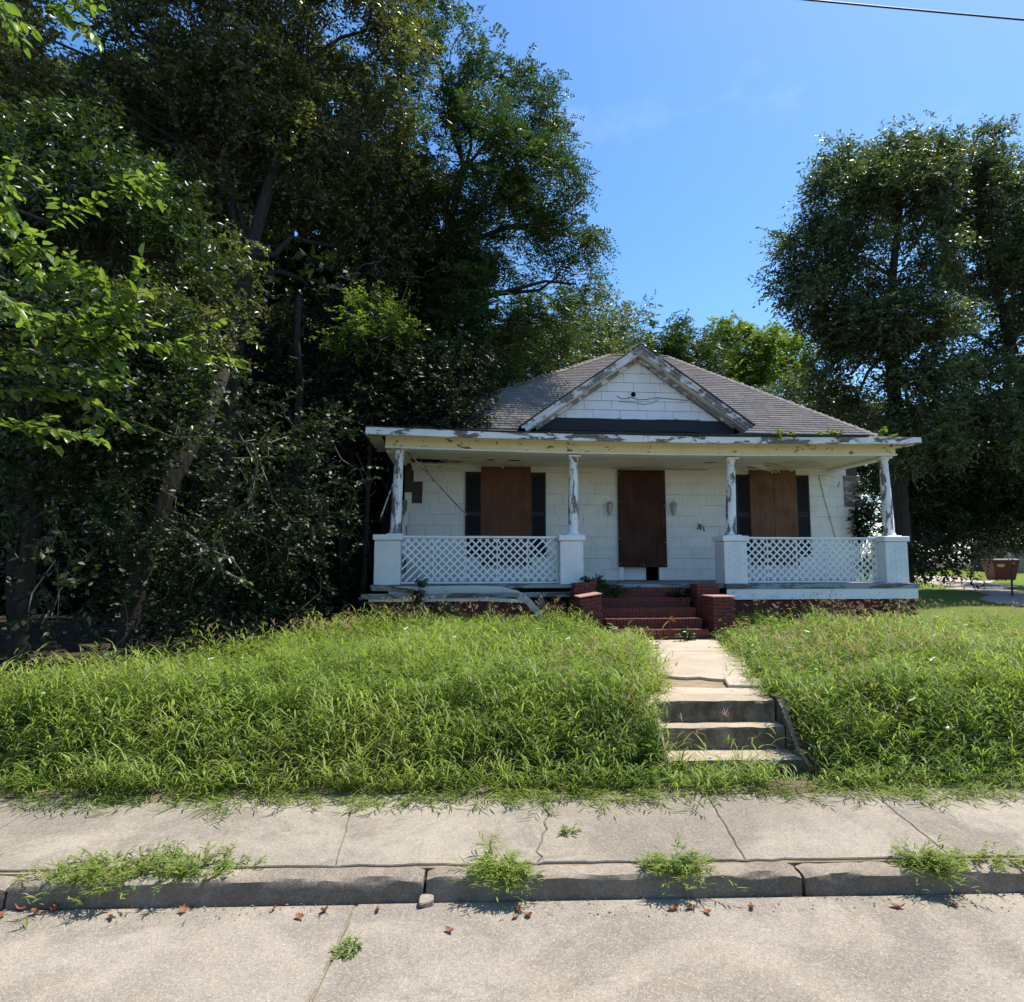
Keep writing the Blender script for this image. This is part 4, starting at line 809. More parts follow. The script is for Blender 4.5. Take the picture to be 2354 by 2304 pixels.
# things that came loose from the porch
def world_of(p): v = Matrix.Translation((-2.45, 13.45, 0)) @ Matrix.Rotation(R(5.2), 4, 'Z') @ Vector(p); return v
def loose(name, pts, w, th, mat, label, cat='board', roll=0.):
    o = strip(name, [world_of(p) for p in pts], w, th, mat, None, roll); return tag(o, label, cat)
loose('hanging_trim', [(.22, .22, 4.37), (.55, .26, 4.05), (1.0, .32, 3.56), (1.505, .40, 3.03)], .05, .02, MAT['wood'], 'long grey trim strip hanging diagonally from porch ceiling across the black shutter')
loose('hanging_trim', [(.45, .55, 4.33), (.62, .5, 4.05), (.79, .45, 3.76)], .035, .015, MAT['wood'], 'short grey strip dangling from porch ceiling near the stained wall corner')
loose('hanging_trim', [(-.05, .45, 3.78), (-.19, .38, 3.35), (-.33, .30, 2.90)], .03, .02, MAT['peel_board'], 'pale stick leaning outside the end column against dark trees')
loose('fallen_board', [(-.56, -.62, 1.345), (.6, -.60, 1.355), (2.0, -.58, 1.36), (3.75, -.56, 1.37)], .095, .03, MAT['grey_board'], 'long grey-blue board fallen level across the broken porch edge', roll=R(70))
loose('fallen_board', [(-.43, -.50, 1.275), (.8, -.50, 1.27), (1.9, -.49, 1.275), (2.65, -.48, 1.235)], .07, .022, MAT['paint_white'], 'white skirt board sagging beneath the long grey board at porch edge', roll=R(80))
loose('bent_flashing', [(-.05, -.42, 1.455), (.9, -.43, 1.465), (1.7, -.46, 1.475), (2.2, -.50, 1.455), (2.5, -.56, 1.38), (2.72, -.64, 1.24), (2.88, -.74, 1.06), (3.05, -.86, .78)], .155, .012, MAT['vinyl'], 'curled white skirt sheet peeling off the porch and bending into the grass', 'panel', R(68))
loose('fallen_board', [(-.62, -.52, 1.30), (-.2, -.52, 1.33), (.30, -.50, 1.365)], .05, .02, MAT['peel_board'], 'short splintered board end poking out past the corner pier', roll=R(60))
loose('fallen_board', [(-.38, -.45, 1.50), (.05, -.45, 1.485), (.42, -.44, 1.44)], .09, .022, MAT['wood'], 'rotten grey board stub under the corner brick pier', roll=R(75))
loose('fallen_board', [(2.95, -.60, 1.36), (3.05, -.52, 1.1), (3.12, -.50, .8)], .12, .02, MAT['wood'], 'broken upright board half hidden behind the curled skirt sheet', roll=R(20))

# ------------------------------------------------------------------ brick porch steps
def hl(p): return world_of(p)
MAT['mortar'] = m_simple('dirty mortar', (.10, .07, .058), .95, .1, .5, 12, .4)
MAT['cap'] = m_simple('sunlit red cap', (.34, .20, .16), .85, .2, .5, 9, .4)  # lighter than the bricks: sun on the cheek tops put into the colour
steps = tag(empty('brick_steps', hl((5.03, -1.0, .6)), R(5.2)), 'red brick porch steps leading up to the boarded door', 'steps')
sx, sy, szz = 5.03, -1.0, .6
def SB(name, x0, x1, y0, y1, z0, z1, mat, **k): return B(name, x0 - sx, x1 - sx, y0 - sy, y1 - sy, z0 - szz, z1 - szz, mat, steps, **k)
brick_me = MB().box(-.5, .5, -.5, .5, -.5, .5).mesh('brick'); brick_me.materials.append(MAT['brick'])
rs = random.Random(31)
def brick(x, y, z, dx, dy, dz, rz=0., tilt=0.):
    return link('brick', brick_me, None, steps, (x - sx, y - sy, z - szz), (tilt + R(rs.uniform(-.8, .8)), R(rs.uniform(-.8, .8)), rz + R(rs.uniform(-1, 1))), (dx, dy, dz))
lips = [(-.60, 1.50), (-.90, 1.31), (-1.20, 1.13), (-1.50, .95), (-1.80, .77)]
for k, (y, z) in enumerate(lips):
    zb = lips[k + 1][1] if k < 4 else .52
    SB('step_core', 4.10, 5.96, y + .03, y + (.34 if k else .32), zb - .02 if k < 4 else .45, z - .012, MAT['mortar'])
    x = 4.10
    while x < 5.94:
        brick(x + .033, y + .10 + rs.uniform(-.004, .004), z - .048 + rs.uniform(-.004, .004), .057, .2, .097); x += .0668
    x = 4.10 - (.0 if k % 2 else .1)
    while x < 5.94:
        a, b = max(x, 4.10), min(x + .2, 5.96)
        if b - a > .03: brick((a + b) / 2, y + .06, z - .128, b - a - .009, .1, .052)
        x += .2
def cheek(x0, x1, y0, y1, z0, z1, tilt, name='cheek_wall'):
    o = B(name, -(x1 - x0) / 2, (x1 - x0) / 2, -(y1 - y0) / 2, (y1 - y0) / 2, -(z1 - z0) / 2, (z1 - z0) / 2, MAT['red'], steps, bevel=.018)
    o.location = ((x0 + x1) / 2 - sx, (y0 + y1) / 2 - sy, (z0 + z1) / 2 - szz); o.rotation_euler = (0, R(tilt), 0); return o
cheek(6.14, 6.50, -1.66, -1.18, .45, 1.27, 0); cheek(6.06, 6.55, -1.015, -.45, .45, 1.30, 0)
cheek(3.66, 3.98, -1.66, -1.18, .45, 1.25, -7); cheek(3.60, 4.03, -.99, -.45, .45, 1.30, -4)
for (x0, x1, sl) in ((6.10, 6.54, 0.), (3.60, 4.01, .16)):      # stepped lower cheeks, laid brick by brick
    for c in range(13):
        x = x0 - (.105 if c % 2 else 0); sh = -sl * .28 * c * .068
        while x < x1 - .03:
            a, b = max(x, x0), min(x + .21, x1)
            if b - a > .03:
                o = brick((a + b) / 2 + sh, -1.44 + rs.uniform(-.006, .006), .50 + c * .068 + (a - x0) * sl, b - a - .007, .56 + rs.uniform(-.012, .012), .061); o.rotation_euler[1] -= sl
            x += .21
    o = B('cheek_cap', -(x1 - x0) / 2 - .01, (x1 - x0) / 2 + .01, -.29, .29, -.014, .014, MAT['cap'], steps, bevel=.008)
    o.location = ((x0 + x1) / 2 - sl * .25 - sx + .0, -1.44 - sy, 1.37 + sl * .2 - szz + (.0 if not sl else -.0)); o.rotation_euler = (0, -sl, 0)
for (x0, x1, zb, tl) in ((6.07, 6.54, 1.31, 0), (3.58, 4.02, 1.33, -7)):
    for c in range(4):
        x = x0 - (.1 if c % 2 else 0)
        while x < x1 - .02:
            a, b = max(x, x0), min(x + .2, x1)
            if b - a > .03:
                o = brick((a + b) / 2 + .01 * c * (1 if tl else 0), -.78 + .22 * 0, zb + .035 + c * .068 + (a - x0) * (-.12 if not tl else .12) * (1 if tl else 0), b - a - .008, .42, .06, 0)
                o.rotation_euler[1] += R(tl)
            x += .2

# ------------------------------------------------------------------ foliage
def unit(a): return a / np.maximum(np.linalg.norm(a, axis=-1, keepdims=True), 1e-6)
def leaf_mesh(name, pos, d, nrm, L, W, rnd, fold=.18, droop=.0, six=False):
    """each leaf: folded blade, base at pos, pointing along d"""
    d = unit(d); side = unit(np.cross(d, nrm)); up = np.cross(side, d)
    L = L[:, None]; W = W[:, None]
    if six:
        P = np.stack([pos, pos + d * L * .3 + side * W * .5 + up * W * fold, pos + d * L * .72 + side * W * .34 + up * (W * fold * .4) , pos + d * L - up * L * .08,
                      pos + d * L * .72 - side * W * .34 + up * (W * fold * .4), pos + d * L * .3 - side * W * .5 + up * W * fold], 1)
        b = np.arange(len(pos))[:, None] * 6
        F = np.stack([b + [0, 1, 2, 3], b + [0, 3, 4, 5]], 1).reshape(-1, 4)
        return mesh_np(name, P.reshape(-1, 3), F, np.repeat(rnd, 2))
    P = np.stack([pos, pos + d * L * .45 + side * W * .5 + up * W * fold, pos + d * L - up * L * droop, pos + d * L * .45 - side * W * .5 + up * W * fold], 1)
    b = np.arange(len(pos))[:, None] * 4
    F = np.stack([b + [0, 1, 2], b + [0, 2, 3]], 1).reshape(-1, 3)
    return mesh_np(name, P.reshape(-1, 3), F, np.repeat(rnd, 2))
def crown_mesh(name, blobs, n, L, W, seed, clump=.55, per_twig=10, twig=.5, droop=.25, pinnate=False, shell=.45, hole=0.):
    rs = np.random.RandomState(seed); b = np.array(blobs, float)
    w = (b[:, 3] * b[:, 4] * b[:, 5]) ** (2 / 3.); w /= w.sum()
    T = max(1, n // per_twig); C = max(1, T // 11)
    bi = rs.choice(len(b), C, p=w); dirs = unit(rs.randn(C, 3)); rad = shell + (1 - shell) * rs.rand(C) ** .7
    lump = .74 + .50 * vnoise(dirs * 1.9 + bi[:, None] * 3.1 + 50, seed)
    cc = b[bi, :3] + dirs * b[bi, 3:6] * (rad * lump)[:, None]
    keep = vnoise(cc * .55 + 100, seed + 5) > hole; cc, dirs = cc[keep], dirs[keep]; C = len(cc)
    ti = rs.randint(0, C, T); base = cc[ti] + rs.randn(T, 3) * clump * np.array([.55, .55, .4])
    td = unit(dirs[ti] * .7 + rs.randn(T, 3) * .65 + np.array([0, 0, .15]))
    t = np.linspace(.08, 1, per_twig)[None, :, None]; tl = (twig * rs.uniform(.6, 1.3, T))[:, None, None]
    pos = base[:, None] + td[:, None] * tl * t; pos[..., 2] -= (droop * tl * t ** 2)[..., 0]
    sd = unit(np.cross(td, np.array([0, 0, 1.]) + rs.randn(T, 3) * .25)); sgn = np.where(np.arange(per_twig) % 2, 1., -1.)[None, :, None]
    N = T * per_twig
    if pinnate:
        ld = sd[:, None] * sgn * 1. + td[:, None] * .45 + np.array([0, 0, -.15]); nr = np.cross(sd, td)[:, None] + 0 * ld; nr = nr * np.sign(nr[..., 2:3] + 1e-6)
        ld = ld.reshape(N, 3) + rs.randn(N, 3) * .12; nr = nr.reshape(N, 3) + rs.randn(N, 3) * .4
    else:
        ld = (sd[:, None] * sgn * .8 + td[:, None] * .6).reshape(N, 3) + rs.randn(N, 3) * .4 - np.array([0, 0, .25]); nr = rs.randn(N, 3) * .85 + np.array([0, 0, 1.])
    tone = np.clip(rs.rand(T)[:, None] * .35 + rs.rand(N).reshape(T, per_twig) * .65, 0, 1).ravel()
    tone = np.clip(tone + (vnoise(pos.reshape(N, 3) * .7, seed + 9) - .5) * .4, 0, 1)
    return leaf_mesh(name, pos.reshape(N, 3), ld, nr, L * rs.uniform(.5, 1.4, N), W * rs.uniform(.6, 1.35, N), tone), cc
def limb_pts(a, b, n, wob, rs, sagz=0.):
    a, b = np.array(a, float), np.array(b, float); l = np.linalg.norm(b - a)
    return [tuple(a + (b - a) * t + (rs.randn(3) * wob * l * (0 if k in (0, n) else 1)) + np.array([0, 0, math.sin(t * math.pi) * sagz * l])) for k, t in enumerate(np.linspace(0, 1, n + 1))]
def tree(name, label, cat, trunk, r0, blobs, n, L, W, leaf, bark, seed, group=None, r1=.09, branchlets=60, **kw):
    """trunk: polyline from the ground up; limbs fan out from its upper half to every blob"""
    base = trunk[0]; t = tag(empty(name, base), label, cat, group); rs = np.random.RandomState(seed); o = np.array(base)
    tr = [np.array(p) - o for p in trunk]; rad = np.linspace(r0, r1, len(tr)); m = MB(); m.tube([tr[0] - np.array([0, 0, .4])] + tr, [r0 * 1.35] + list(rad), 9)
    for bb in blobs:
        c = np.array(bb[:3]) - o; k = min(range(len(tr) // 2, len(tr)), key=lambda i: np.linalg.norm(tr[i] - c) + 3 * max(0, tr[i][2] - c[2] + .3))
        p = limb_pts(tr[k], c, 5, .035, rs, .08); l = np.linalg.norm(c - tr[k]); ra = min(rad[k] * .6, .03 + .018 * l)
        m.tube(p, np.linspace(ra, .025, len(p)), 6)
    m.build('trunk', bark, t, smooth=True)
    bl = [(*(np.array(b[:3]) - o), *b[3:]) for b in blobs]
    me, cc = crown_mesh('crown', bl, n, L, W, seed, **kw)
    link('crown', me, leaf, t)
    if branchlets:
        m = MB(); bc = np.array(bl)[:, :3]
        for i in rs.choice(len(cc), min(branchlets, len(cc)), replace=False):
            k = np.argmin(np.linalg.norm(bc - cc[i], axis=1)); p = limb_pts(bc[k], cc[i], 4, .06, rs, .05); m.tube(p, np.linspace(.022, .006, len(p)), 4)
        tag(m.build('branches', bark, t), kind='stuff')
    return t
def tz(x, y): return float(gz(np.array(x), np.array(y)))
QL = 1.0
gA = 'tall trees of the overgrown wood beside the house'
tree('oak_tree', 'tall straight dark oak rising in the middle of the wood', 'tree', [(-6.2, 13.5, tz(-6.2, 13.5)), (-6.15, 13.6, 3), (-6.1, 13.8, 6), (-6.0, 14.2, 9), (-5.6, 14.8, 12), (-5.2, 15, 14)], .26, BLOBS['A'], int(150000 * QL), .115, .055, MAT['leaf_oak'], MAT['bark'], 11, gA, clump=.36, twig=.4, hole=.36)
tree('oak_tree', 'leaning bent-trunk tree at the edge of the wood, under the dark canopy', 'tree', [(-6.1, 10.3, tz(-6.1, 10.3)), (-5.85, 10.4, 2.2), (-5.6, 10.5, 3.3), (-5.3, 11.0, 4.4), (-5.5, 12.2, 5.8), (-6.2, 14.2, 8.5), (-6.8, 14.6, 11.5)], .17, BLOBS['B'], int(115000 * QL), .115, .055, MAT['leaf_oak'], MAT['bark'], 12, gA, clump=.36, twig=.4, hole=.36)
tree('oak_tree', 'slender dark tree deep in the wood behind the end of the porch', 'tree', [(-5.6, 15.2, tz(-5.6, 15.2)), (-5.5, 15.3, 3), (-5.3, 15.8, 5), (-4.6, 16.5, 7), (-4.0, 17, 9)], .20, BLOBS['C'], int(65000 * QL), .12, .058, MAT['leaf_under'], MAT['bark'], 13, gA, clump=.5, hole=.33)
tree('chinaberry_tree', 'tall feathery-leaved tree leaning over the house roof', 'tree', [(-3.6, 18.3, tz(-3.6, 18.3)), (-3.4, 18.3, 3.5), (-3.1, 18.2, 6), (-2.6, 18.1, 8.5), (-2.0, 18, 11), (-1.4, 18, 13.5)], .30, BLOBS['D'], int(125000 * QL), .13, .045, MAT['leaf_mid'], MAT['bark'], 14, gA, clump=.38, per_twig=14, twig=.55, droop=.45, pinnate=True, hole=.35)
tree('privet_tree', 'bushy bright-leaved small tree at the roadside edge of the wood', 'tree', [(-6.9, 9.2, tz(-6.9, 9.2)), (-6.85, 9.2, 1.8), (-6.8, 9.2, 3.5), (-6.6, 9.2, 5.2), (-6.4, 9.3, 6.5)], .12, BLOBS['P'], int(46000 * QL), .115, .047, MAT['leaf_privet'], MAT['bark'], 15, None, clump=.3, twig=.34, droop=.1, hole=.33)
tree('sapling', 'sunlit bright green sapling top in the dark wood near the roof edge', 'tree', [(-3.3, 14.4, tz(-3.3, 14.4)), (-3.25, 14.45, 3), (-3.2, 14.5, 5), (-3.1, 14.6, 6.6)], .07, BLOBS['BRIGHT'], 7000, .11, .042, MAT['leaf_far'], MAT['bark'], 16, None, r1=.03, clump=.3, twig=.35)
gO = 'pair of large oaks beyond the house end'
tree('willow_oak', 'large dark oak standing just behind the house end', 'tree', [(13.2, 22, tz(13.2, 22)), (13.2, 22, 4), (13.25, 22, 7), (13.2, 22, 9.5), (13.4, 22, 12), (13.8, 22, 14.5)], .34, BLOBS['O1'], int(115000 * QL), .165, .066, MAT['leaf_wo'], MAT['bark'], 17, gO, clump=.40, twig=.6, hole=.395, shell=.35)
tree('willow_oak', 'large dark oak reaching past the frame edge, above the red dumpster', 'tree', [(19.8, 23.5, tz(19.8, 23.5)), (19.7, 23.5, 3), (19.3, 23.5, 6), (18.6, 23.3, 9), (17.8, 23, 12), (17.3, 23, 15)], .34, BLOBS['O2'], int(100000 * QL), .165, .066, MAT['leaf_wo'], MAT['bark'], 18, gO, clump=.40, twig=.6, hole=.395, shell=.35)
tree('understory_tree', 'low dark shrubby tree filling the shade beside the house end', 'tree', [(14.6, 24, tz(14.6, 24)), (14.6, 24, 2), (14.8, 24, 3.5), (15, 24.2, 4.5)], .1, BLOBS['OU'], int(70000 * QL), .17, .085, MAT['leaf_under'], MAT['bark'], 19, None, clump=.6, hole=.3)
tree('far_tree', 'pale green round-topped tree behind the roof next to the dark wood', 'tree', [(3.2, 30, tz(3.2, 30)), (3.3, 30, 4), (3.5, 30, 8), (3.7, 30, 10.5)], .25, BLOBS['FARL'], int(26000 * QL), .20, .085, MAT['leaf_farpale'], MAT['bark'], 20, 'trees behind the house roof', clump=.8, twig=.7)
tree('far_tree', 'small dark green feathery tree just behind the gable peak', 'tree', [(7.7, 33, tz(7.7, 33)), (7.8, 33, 4), (7.9, 33, 8), (8.1, 33, 10.8)], .2, BLOBS['FARM'], int(12000 * QL), .22, .075, MAT['leaf_mid'], MAT['bark'], 21, 'trees behind the house roof', clump=.7, per_twig=14, twig=.8, droop=.4, pinnate=True)
tree('far_tree', 'sunny yellow-green tree between the roof slope and the dark oak', 'tree', [(13.2, 37, tz(13.2, 37)), (13.2, 37, 5), (13.3, 37, 9), (13.4, 37, 12)], .22, BLOBS['FARR'], int(17000 * QL), .26, .13, MAT['leaf_far'], MAT['bark'], 22, 'trees behind the house roof', clump=.7, twig=.7, hole=.36)
# distant woods read as one mass
def mass(name, label, blobs, n, L, W, leaf, seed, trunks, **kw):
    me, cc = crown_mesh(name, blobs, n, L, W, seed, shell=.15, **kw)
    o = tag(link(name, me, leaf), label, 'woods', kind='stuff'); return o
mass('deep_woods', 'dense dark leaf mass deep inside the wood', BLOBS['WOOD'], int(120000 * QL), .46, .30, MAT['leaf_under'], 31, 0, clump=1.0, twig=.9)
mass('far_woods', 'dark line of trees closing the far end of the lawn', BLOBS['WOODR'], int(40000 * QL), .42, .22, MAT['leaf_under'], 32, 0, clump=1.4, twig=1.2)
for k, (x, y, h, r) in enumerate([(-4.75, 14.6, 7.5, .13), (-9.3, 10.4, 7, .15), (-8.2, 17, 9, .17), (-4.2, 16.6, 7, .11), (-10.5, 14, 9, .2)]):
    g = tz(x, y); lab = ['thin dark trunk showing near the porch end', 'dark trunk at the frame edge low in the wood', 'dim trunk far back in the wood, behind the bent tree', 'thin trunk close to the house corner', 'dim thick trunk deep in the wood towards the frame edge'][k]
    t = tag(empty('bare_trunk', (x, y, g)), lab, 'tree trunk', 'dim trunks in the wood'); rs = np.random.RandomState(60 + k)
    p = limb_pts((0, 0, -.3), (rs.uniform(-.5, .5), rs.uniform(-.2, .4), h), 7, .012, rs); m = MB().tube(p, np.linspace(r, r * .55, len(p)), 9)
    m.build('trunk', MAT['bark'], t, smooth=True)
    m = MB()
    for q in range(5):
        i = rs.randint(3, 7); e = np.array(p[i]) + rs.randn(3) * np.array([.9, .6, .4]) + [0, 0, .7]; pp = limb_pts(p[i], e, 4, .05, rs); m.tube(pp, np.linspace(r * .3, .01, len(pp)), 5)
    tag(m.build('limb', MAT['bark'], t), kind='stuff')
# understory: shrubs, saplings and vines under the canopy, nobody could count it
def undergrowth():
    rs = np.random.RandomState(77); bl = []
    for k in range(190):
        y = rs.uniform(7.6, 18); edge = -4.75 + (y - 6) * .40 if y < 12 else -3.25
        x = edge - .75 - rs.rand() ** 1.8 * 8
        h = rs.uniform(.15, 4.2); r = rs.uniform(.4, 1.0); bl.append((x, y, .62 + h, r, r, r * .8))
    me, cc = crown_mesh('undergrowth', bl, int(60000 * QL), .09, .055, 78, clump=.4, twig=.45, shell=.3, hole=.42)
    tag(link('undergrowth', me, MAT['leaf_under']), 'dark tangle of low shrubs under the trees', 'undergrowth', kind='stuff')
    m = MB(); rs = np.random.RandomState(79)
    for k in range(110):
        y = rs.uniform(7.6, 16); edge = -4.9 + (y - 6) * .40 if y < 12 else -3.2
        x = edge - .3 - rs.rand() * 6; a = np.array([x, y, .6 + rs.rand() * 4.5]); b = a + rs.randn(3) * np.array([.7, .4, .9]) + np.array([0, 0, -.3])
        p = limb_pts(a, b, 6, .07, rs, -.12); m.tube(p, np.linspace(.009, .004, len(p)), 3, cap=False)
    for k in range(40):
        a = np.array([rs.uniform(-4.2, -2.4), rs.uniform(13.8, 17), rs.uniform(3.0, 9.5)]); b = a + rs.randn(3) * np.array([.5, .4, 1.1]) + np.array([0, 0, -.8])
        p = limb_pts(a, b, 6, .07, rs, -.1); m.tube(p, np.linspace(.010, .005, len(p)), 3, cap=False)
    tag(m.build('dead_vines', MAT['dead']), 'tangle of thin bare vines and twigs in the wood', 'vines', kind='stuff')
undergrowth()
# arching near branches with broad leaves (tree stands just out of frame)
def spray_leaves(polys, rs, spacing, L, W, name, leaf, parent, seed=0, hang=.5):
    pos = []; d = []; nr = []
    for p in polys:
        p = [np.array(q) for q in p]; seg = [np.linalg.norm(b - a) for a, b in zip(p[:-1], p[1:])]; tot = sum(seg); s = spacing * .6; k = 0
        while s < tot:
            a = s; i = 0
            while i < len(seg) - 1 and a > seg[i]: a -= seg[i]; i += 1
            q = p[i] + (p[i + 1] - p[i]) * (a / seg[i]); t = unit(p[i + 1] - p[i]); sd = unit(np.cross(t, [0, 0, 1.]) + 1e-3)
            for rep in range(2):
                sg = 1 if (k + rep) % 2 else -1
                pos.append(q + rs.randn(3) * .015); d.append(t * rs.uniform(.2, .7) + sd * sg * rs.uniform(.4, 1) + np.array([0, 0, -hang * rs.rand()])); nr.append(np.array([0, 0, 1.]) + rs.randn(3) * .45)
            s += spacing * rs.uniform(.7, 1.3); k += 1
        pos.append(p[-1]); d.append(unit(p[-1] - p[-2]) + [0, 0, -.2]); nr.append(np.array([0, 0, 1.]))
    pos, d, nr = map(np.array, (pos, d, nr)); N = len(pos)
    return link(name, leaf_mesh(name, pos, d, nr, L * rs.uniform(.55, 1.2, N), W * rs.uniform(.6, 1.15, N), rs.rand(N), six=True), leaf, parent)
def near_tree():
    rs = np.random.RandomState(5); b = (-6.6, 6.3, tz(-6.6, 6.3)); t = tag(empty('mulberry_tree', b), 'near broad-leaved branches reaching in sunlit from the frame edge', 'tree'); o = np.array(b)
    polys = [[np.array(q) - o for q in p] for p in NEAR]; subs = []
    for p in polys:     # side twigs
        for k in range(1 + len(p)):
            i = rs.randint(0, len(p) - 1); a = p[i] + (p[i + 1] - p[i]) * rs.rand(); e = a + (p[i + 1] - p[i]) * rs.uniform(.3, .6) + rs.randn(3) * np.array([.15, .2, .17]); subs.append([a, (a + e) / 2 + rs.randn(3) * .02, e])
    spray_leaves(polys, rs, .06, .16, .09, 'leaves', MAT['leaf_near'], t); spray_leaves(subs, rs, .06, .125, .07, 'leaves', MAT['leaf_near'], t)
    m = MB(); tr = [np.array([0, 0, -.3]), np.array([.05, 0, 1.5]), np.array([.15, -.1, 3.2]), np.array([.2, -.2, 5.4]), np.array([.3, -.3, 7.5])]; m.tube(tr, [.13, .12, .10, .07, .04], 9)
    for p in polys:
        k = min(range(len(tr)), key=lambda i: np.linalg.norm(tr[i] - p[0])); q = limb_pts(tr[k], p[0], 4, .02, rs, .05); m.tube(q + [tuple(x) for x in p[1:]], np.linspace(.028, .004, len(q) + len(p) - 1), 5)
    for p in subs: m.tube(p, [.006, .004, .002], 4)
    m.build('trunk', MAT['bark'], t, smooth=True)
near_tree()
for k, lab in enumerate(['leafy vine stretching level out of the wood across the bent trunk', None, 'leafy vine dangling straight down in front of dark trunks', 'low pale-stemmed twig spray at the shaded wood edge', 'tangled low twig with a few leaves, nearest the lawn', None, 'short hanging leaf spray near the frame edge', 'small leafy shoot above the hanging vine']):
    if lab is None: continue
    idx = {0: [0, 1], 2: [2], 3: [3, 5], 4: [4], 6: [6], 7: [7]}[k]; rs = np.random.RandomState(90 + k); t = tag(empty('vine', VINES[k][0]), lab, 'vine'); o = np.array(VINES[k][0])
    ps = [[np.array(q) - o for q in VINES[i]] for i in idx]; subs = []
    for p in ps:
        for q in range(5): i = rs.randint(0, len(p) - 1); e = p[i] + (p[i + 1] - p[i]) * rs.uniform(.4, .8) + rs.randn(3) * np.array([.16, .1, .16]); subs.append([p[i] + (p[i + 1] - p[i]) * rs.uniform(0, .4), e])
    spray_leaves(ps, rs, .06 if k in (0, 2) else .13, .10, .075, 'leaves', MAT['leaf_privet'], t, hang=.9); spray_leaves(subs, rs, .09, .085, .06, 'leaves', MAT['leaf_privet'], t, hang=.9)
    m = MB()
    for p in ps: m.tube(p, np.linspace(.012, .004, len(p)), 5)
    for p in subs: m.tube(p, [.006, .003], 4)
    m.build('stem', MAT['dead'], t)

# ------------------------------------------------------------------ grass and weeds
def blades(base, az, L, W, e0, e1, rnd):
    """arched blades of three segments; base (N,3)"""
    N = len(base); h = np.stack([np.cos(az), np.sin(az), 0 * az], -1); sd = np.stack([-np.sin(az), np.cos(az), 0 * az], -1)
    pts = [base]; wid = [.55, 1., .75]
    for k in range(3):
        e = e0 + (e1 - e0) * (k + .4) / 3; pts.append(pts[-1] + (h * np.cos(e)[:, None] + np.array([0, 0, 1.]) * np.sin(e)[:, None]) * (L / 3)[:, None])
    V = []
    for k in range(3): V += [pts[k] - sd * (W * wid[k] / 2)[:, None], pts[k] + sd * (W * wid[k] / 2)[:, None]]
    V.append(pts[3]); V = np.stack(V, 1); b = np.arange(N)[:, None] * 7
    F = np.concatenate([np.stack([b + q for q in tri], 1).reshape(N, -1) for tri in [([0, 1, 3],), ([0, 3, 2],), ([2, 3, 5],), ([2, 5, 4],), ([4, 5, 6],)]], 1).reshape(-1, 3)
    return V.reshape(-1, 3), F, np.repeat(rnd, 5)
def join(parts):
    V = []; F = []; Rn = []; o = 0
    for v, f, r in parts: V.append(v); F.append(f + o); Rn.append(r); o += len(v)
    return np.concatenate(V), np.concatenate(F), np.concatenate(Rn)
def house_xy(x, y):
    dx, dy = x + 2.45, y - 13.45; c, s = math.cos(R(5.2)), math.sin(R(5.2)); return dx * c + dy * s, -dx * s + dy * c
def lawn_ok(x, y, rs):
    s = y - (5.5 + .0315 * x); X, Y = house_xy(x, y)
    woods = np.where(y < 12, -5.35 + (y - 6) * .42, -2.5)
    ok = (s > .02) & (x > woods + rs.randn(len(x)) * .25) | ((x < -4.9) & (s > .02) & (s < .75))
    ok &= ~((X > -.45) & (X < 11.3) & (Y > -.36)) & ~((np.abs(x - path_cx(y)) < path_hw(y) - .06 + .07 * rs.randn(len(x))) & (y > 6.3) & (y < 12.4))
    ok &= ~((x > 1.42 - .1 * rs.rand(len(x))) & (x < 2.60 + .1 * rs.rand(len(x))) & (y < 6.75) & ~((y < 5.98) & (x < 1.85 + .5 * rs.rand(len(x))))) & ~((X > 3.5) & (X < 6.75) & (Y > -1.95))
    ok &= (Y < np.where(X > 11.2, 1.0 + .35 * rs.randn(len(x)), 4.5))
    return ok
def grass_field(name, label, dens, x0, x1, y0, y1, h0, h1, nl, Lr, Wr, seed, mat):
    rs = np.random.RandomState(seed); n = int((x1 - x0) * (y1 - y0) * dens); x = rs.uniform(x0, x1, n); y = rs.uniform(y0, y1, n)
    k = lawn_ok(x, y, rs); x, y = x[k], y[k]; n = len(x); z = gz(x, y) - .02; s = y - (5.5 + .0315 * x)
    patch = vnoise(np.stack([x * .9, y * .9, 0 * x], -1), 41); h = rs.uniform(h0, h1, n) * (.30 + .85 * patch + .85 * np.clip(vnoise(np.stack([x * 2.6, y * 2.6, 0 * x], -1), 43) - .25, 0, 1)) * (.42 + .58 * sstep(.0, .55, s)) * (1 - .42 * sstep(5.5, 9, x) * sstep(9.5, 12, y)) * (1 - .6 * sstep(9.3, 10.6, y) * sstep(1.2, 1.7, x) * (1 - sstep(4.3, 4.9, x)))
    la = rs.uniform(0, 6.28, n); lm = rs.uniform(.05, .38, n); lx, ly = np.cos(la) * lm, np.sin(la) * lm - .55 * (s < .25) - .2 * (s < .6); parts = []
    for j in range(nl):
        t = (j + rs.rand(n)) / nl * .95 + .05; t = np.clip(t, .05, 1)
        b = np.stack([x + lx * h * t ** 1.3, y + ly * h * t ** 1.3, z + h * t], -1); az = rs.uniform(0, 6.28, n)
        L = rs.uniform(*Lr, n) * (.75 + .5 * (1 - abs(t - .55))); W = rs.uniform(*Wr, n)
        parts.append(blades(b, az, L, W, rs.uniform(.5, 1.25, n), rs.uniform(-1.0, .3, n), np.clip(rs.rand(n) * .75 + patch * .35 - .05, 0, .97) + .0))
    # stems
    sd = .0022; b = np.stack([x, y, z], -1); tp = np.stack([x + lx * h, y + ly * h, z + h], -1)
    V = np.stack([b + [sd, 0, 0], b - [sd, 0, 0], tp], 1).reshape(-1, 3); F = np.arange(3 * n).reshape(n, 3); parts.append((V, F, rs.rand(n) * .5))
    v, f, r = join(parts)
    return tag(link(name, mesh_np(name, v, f, r), mat), label, 'grass', kind='stuff')
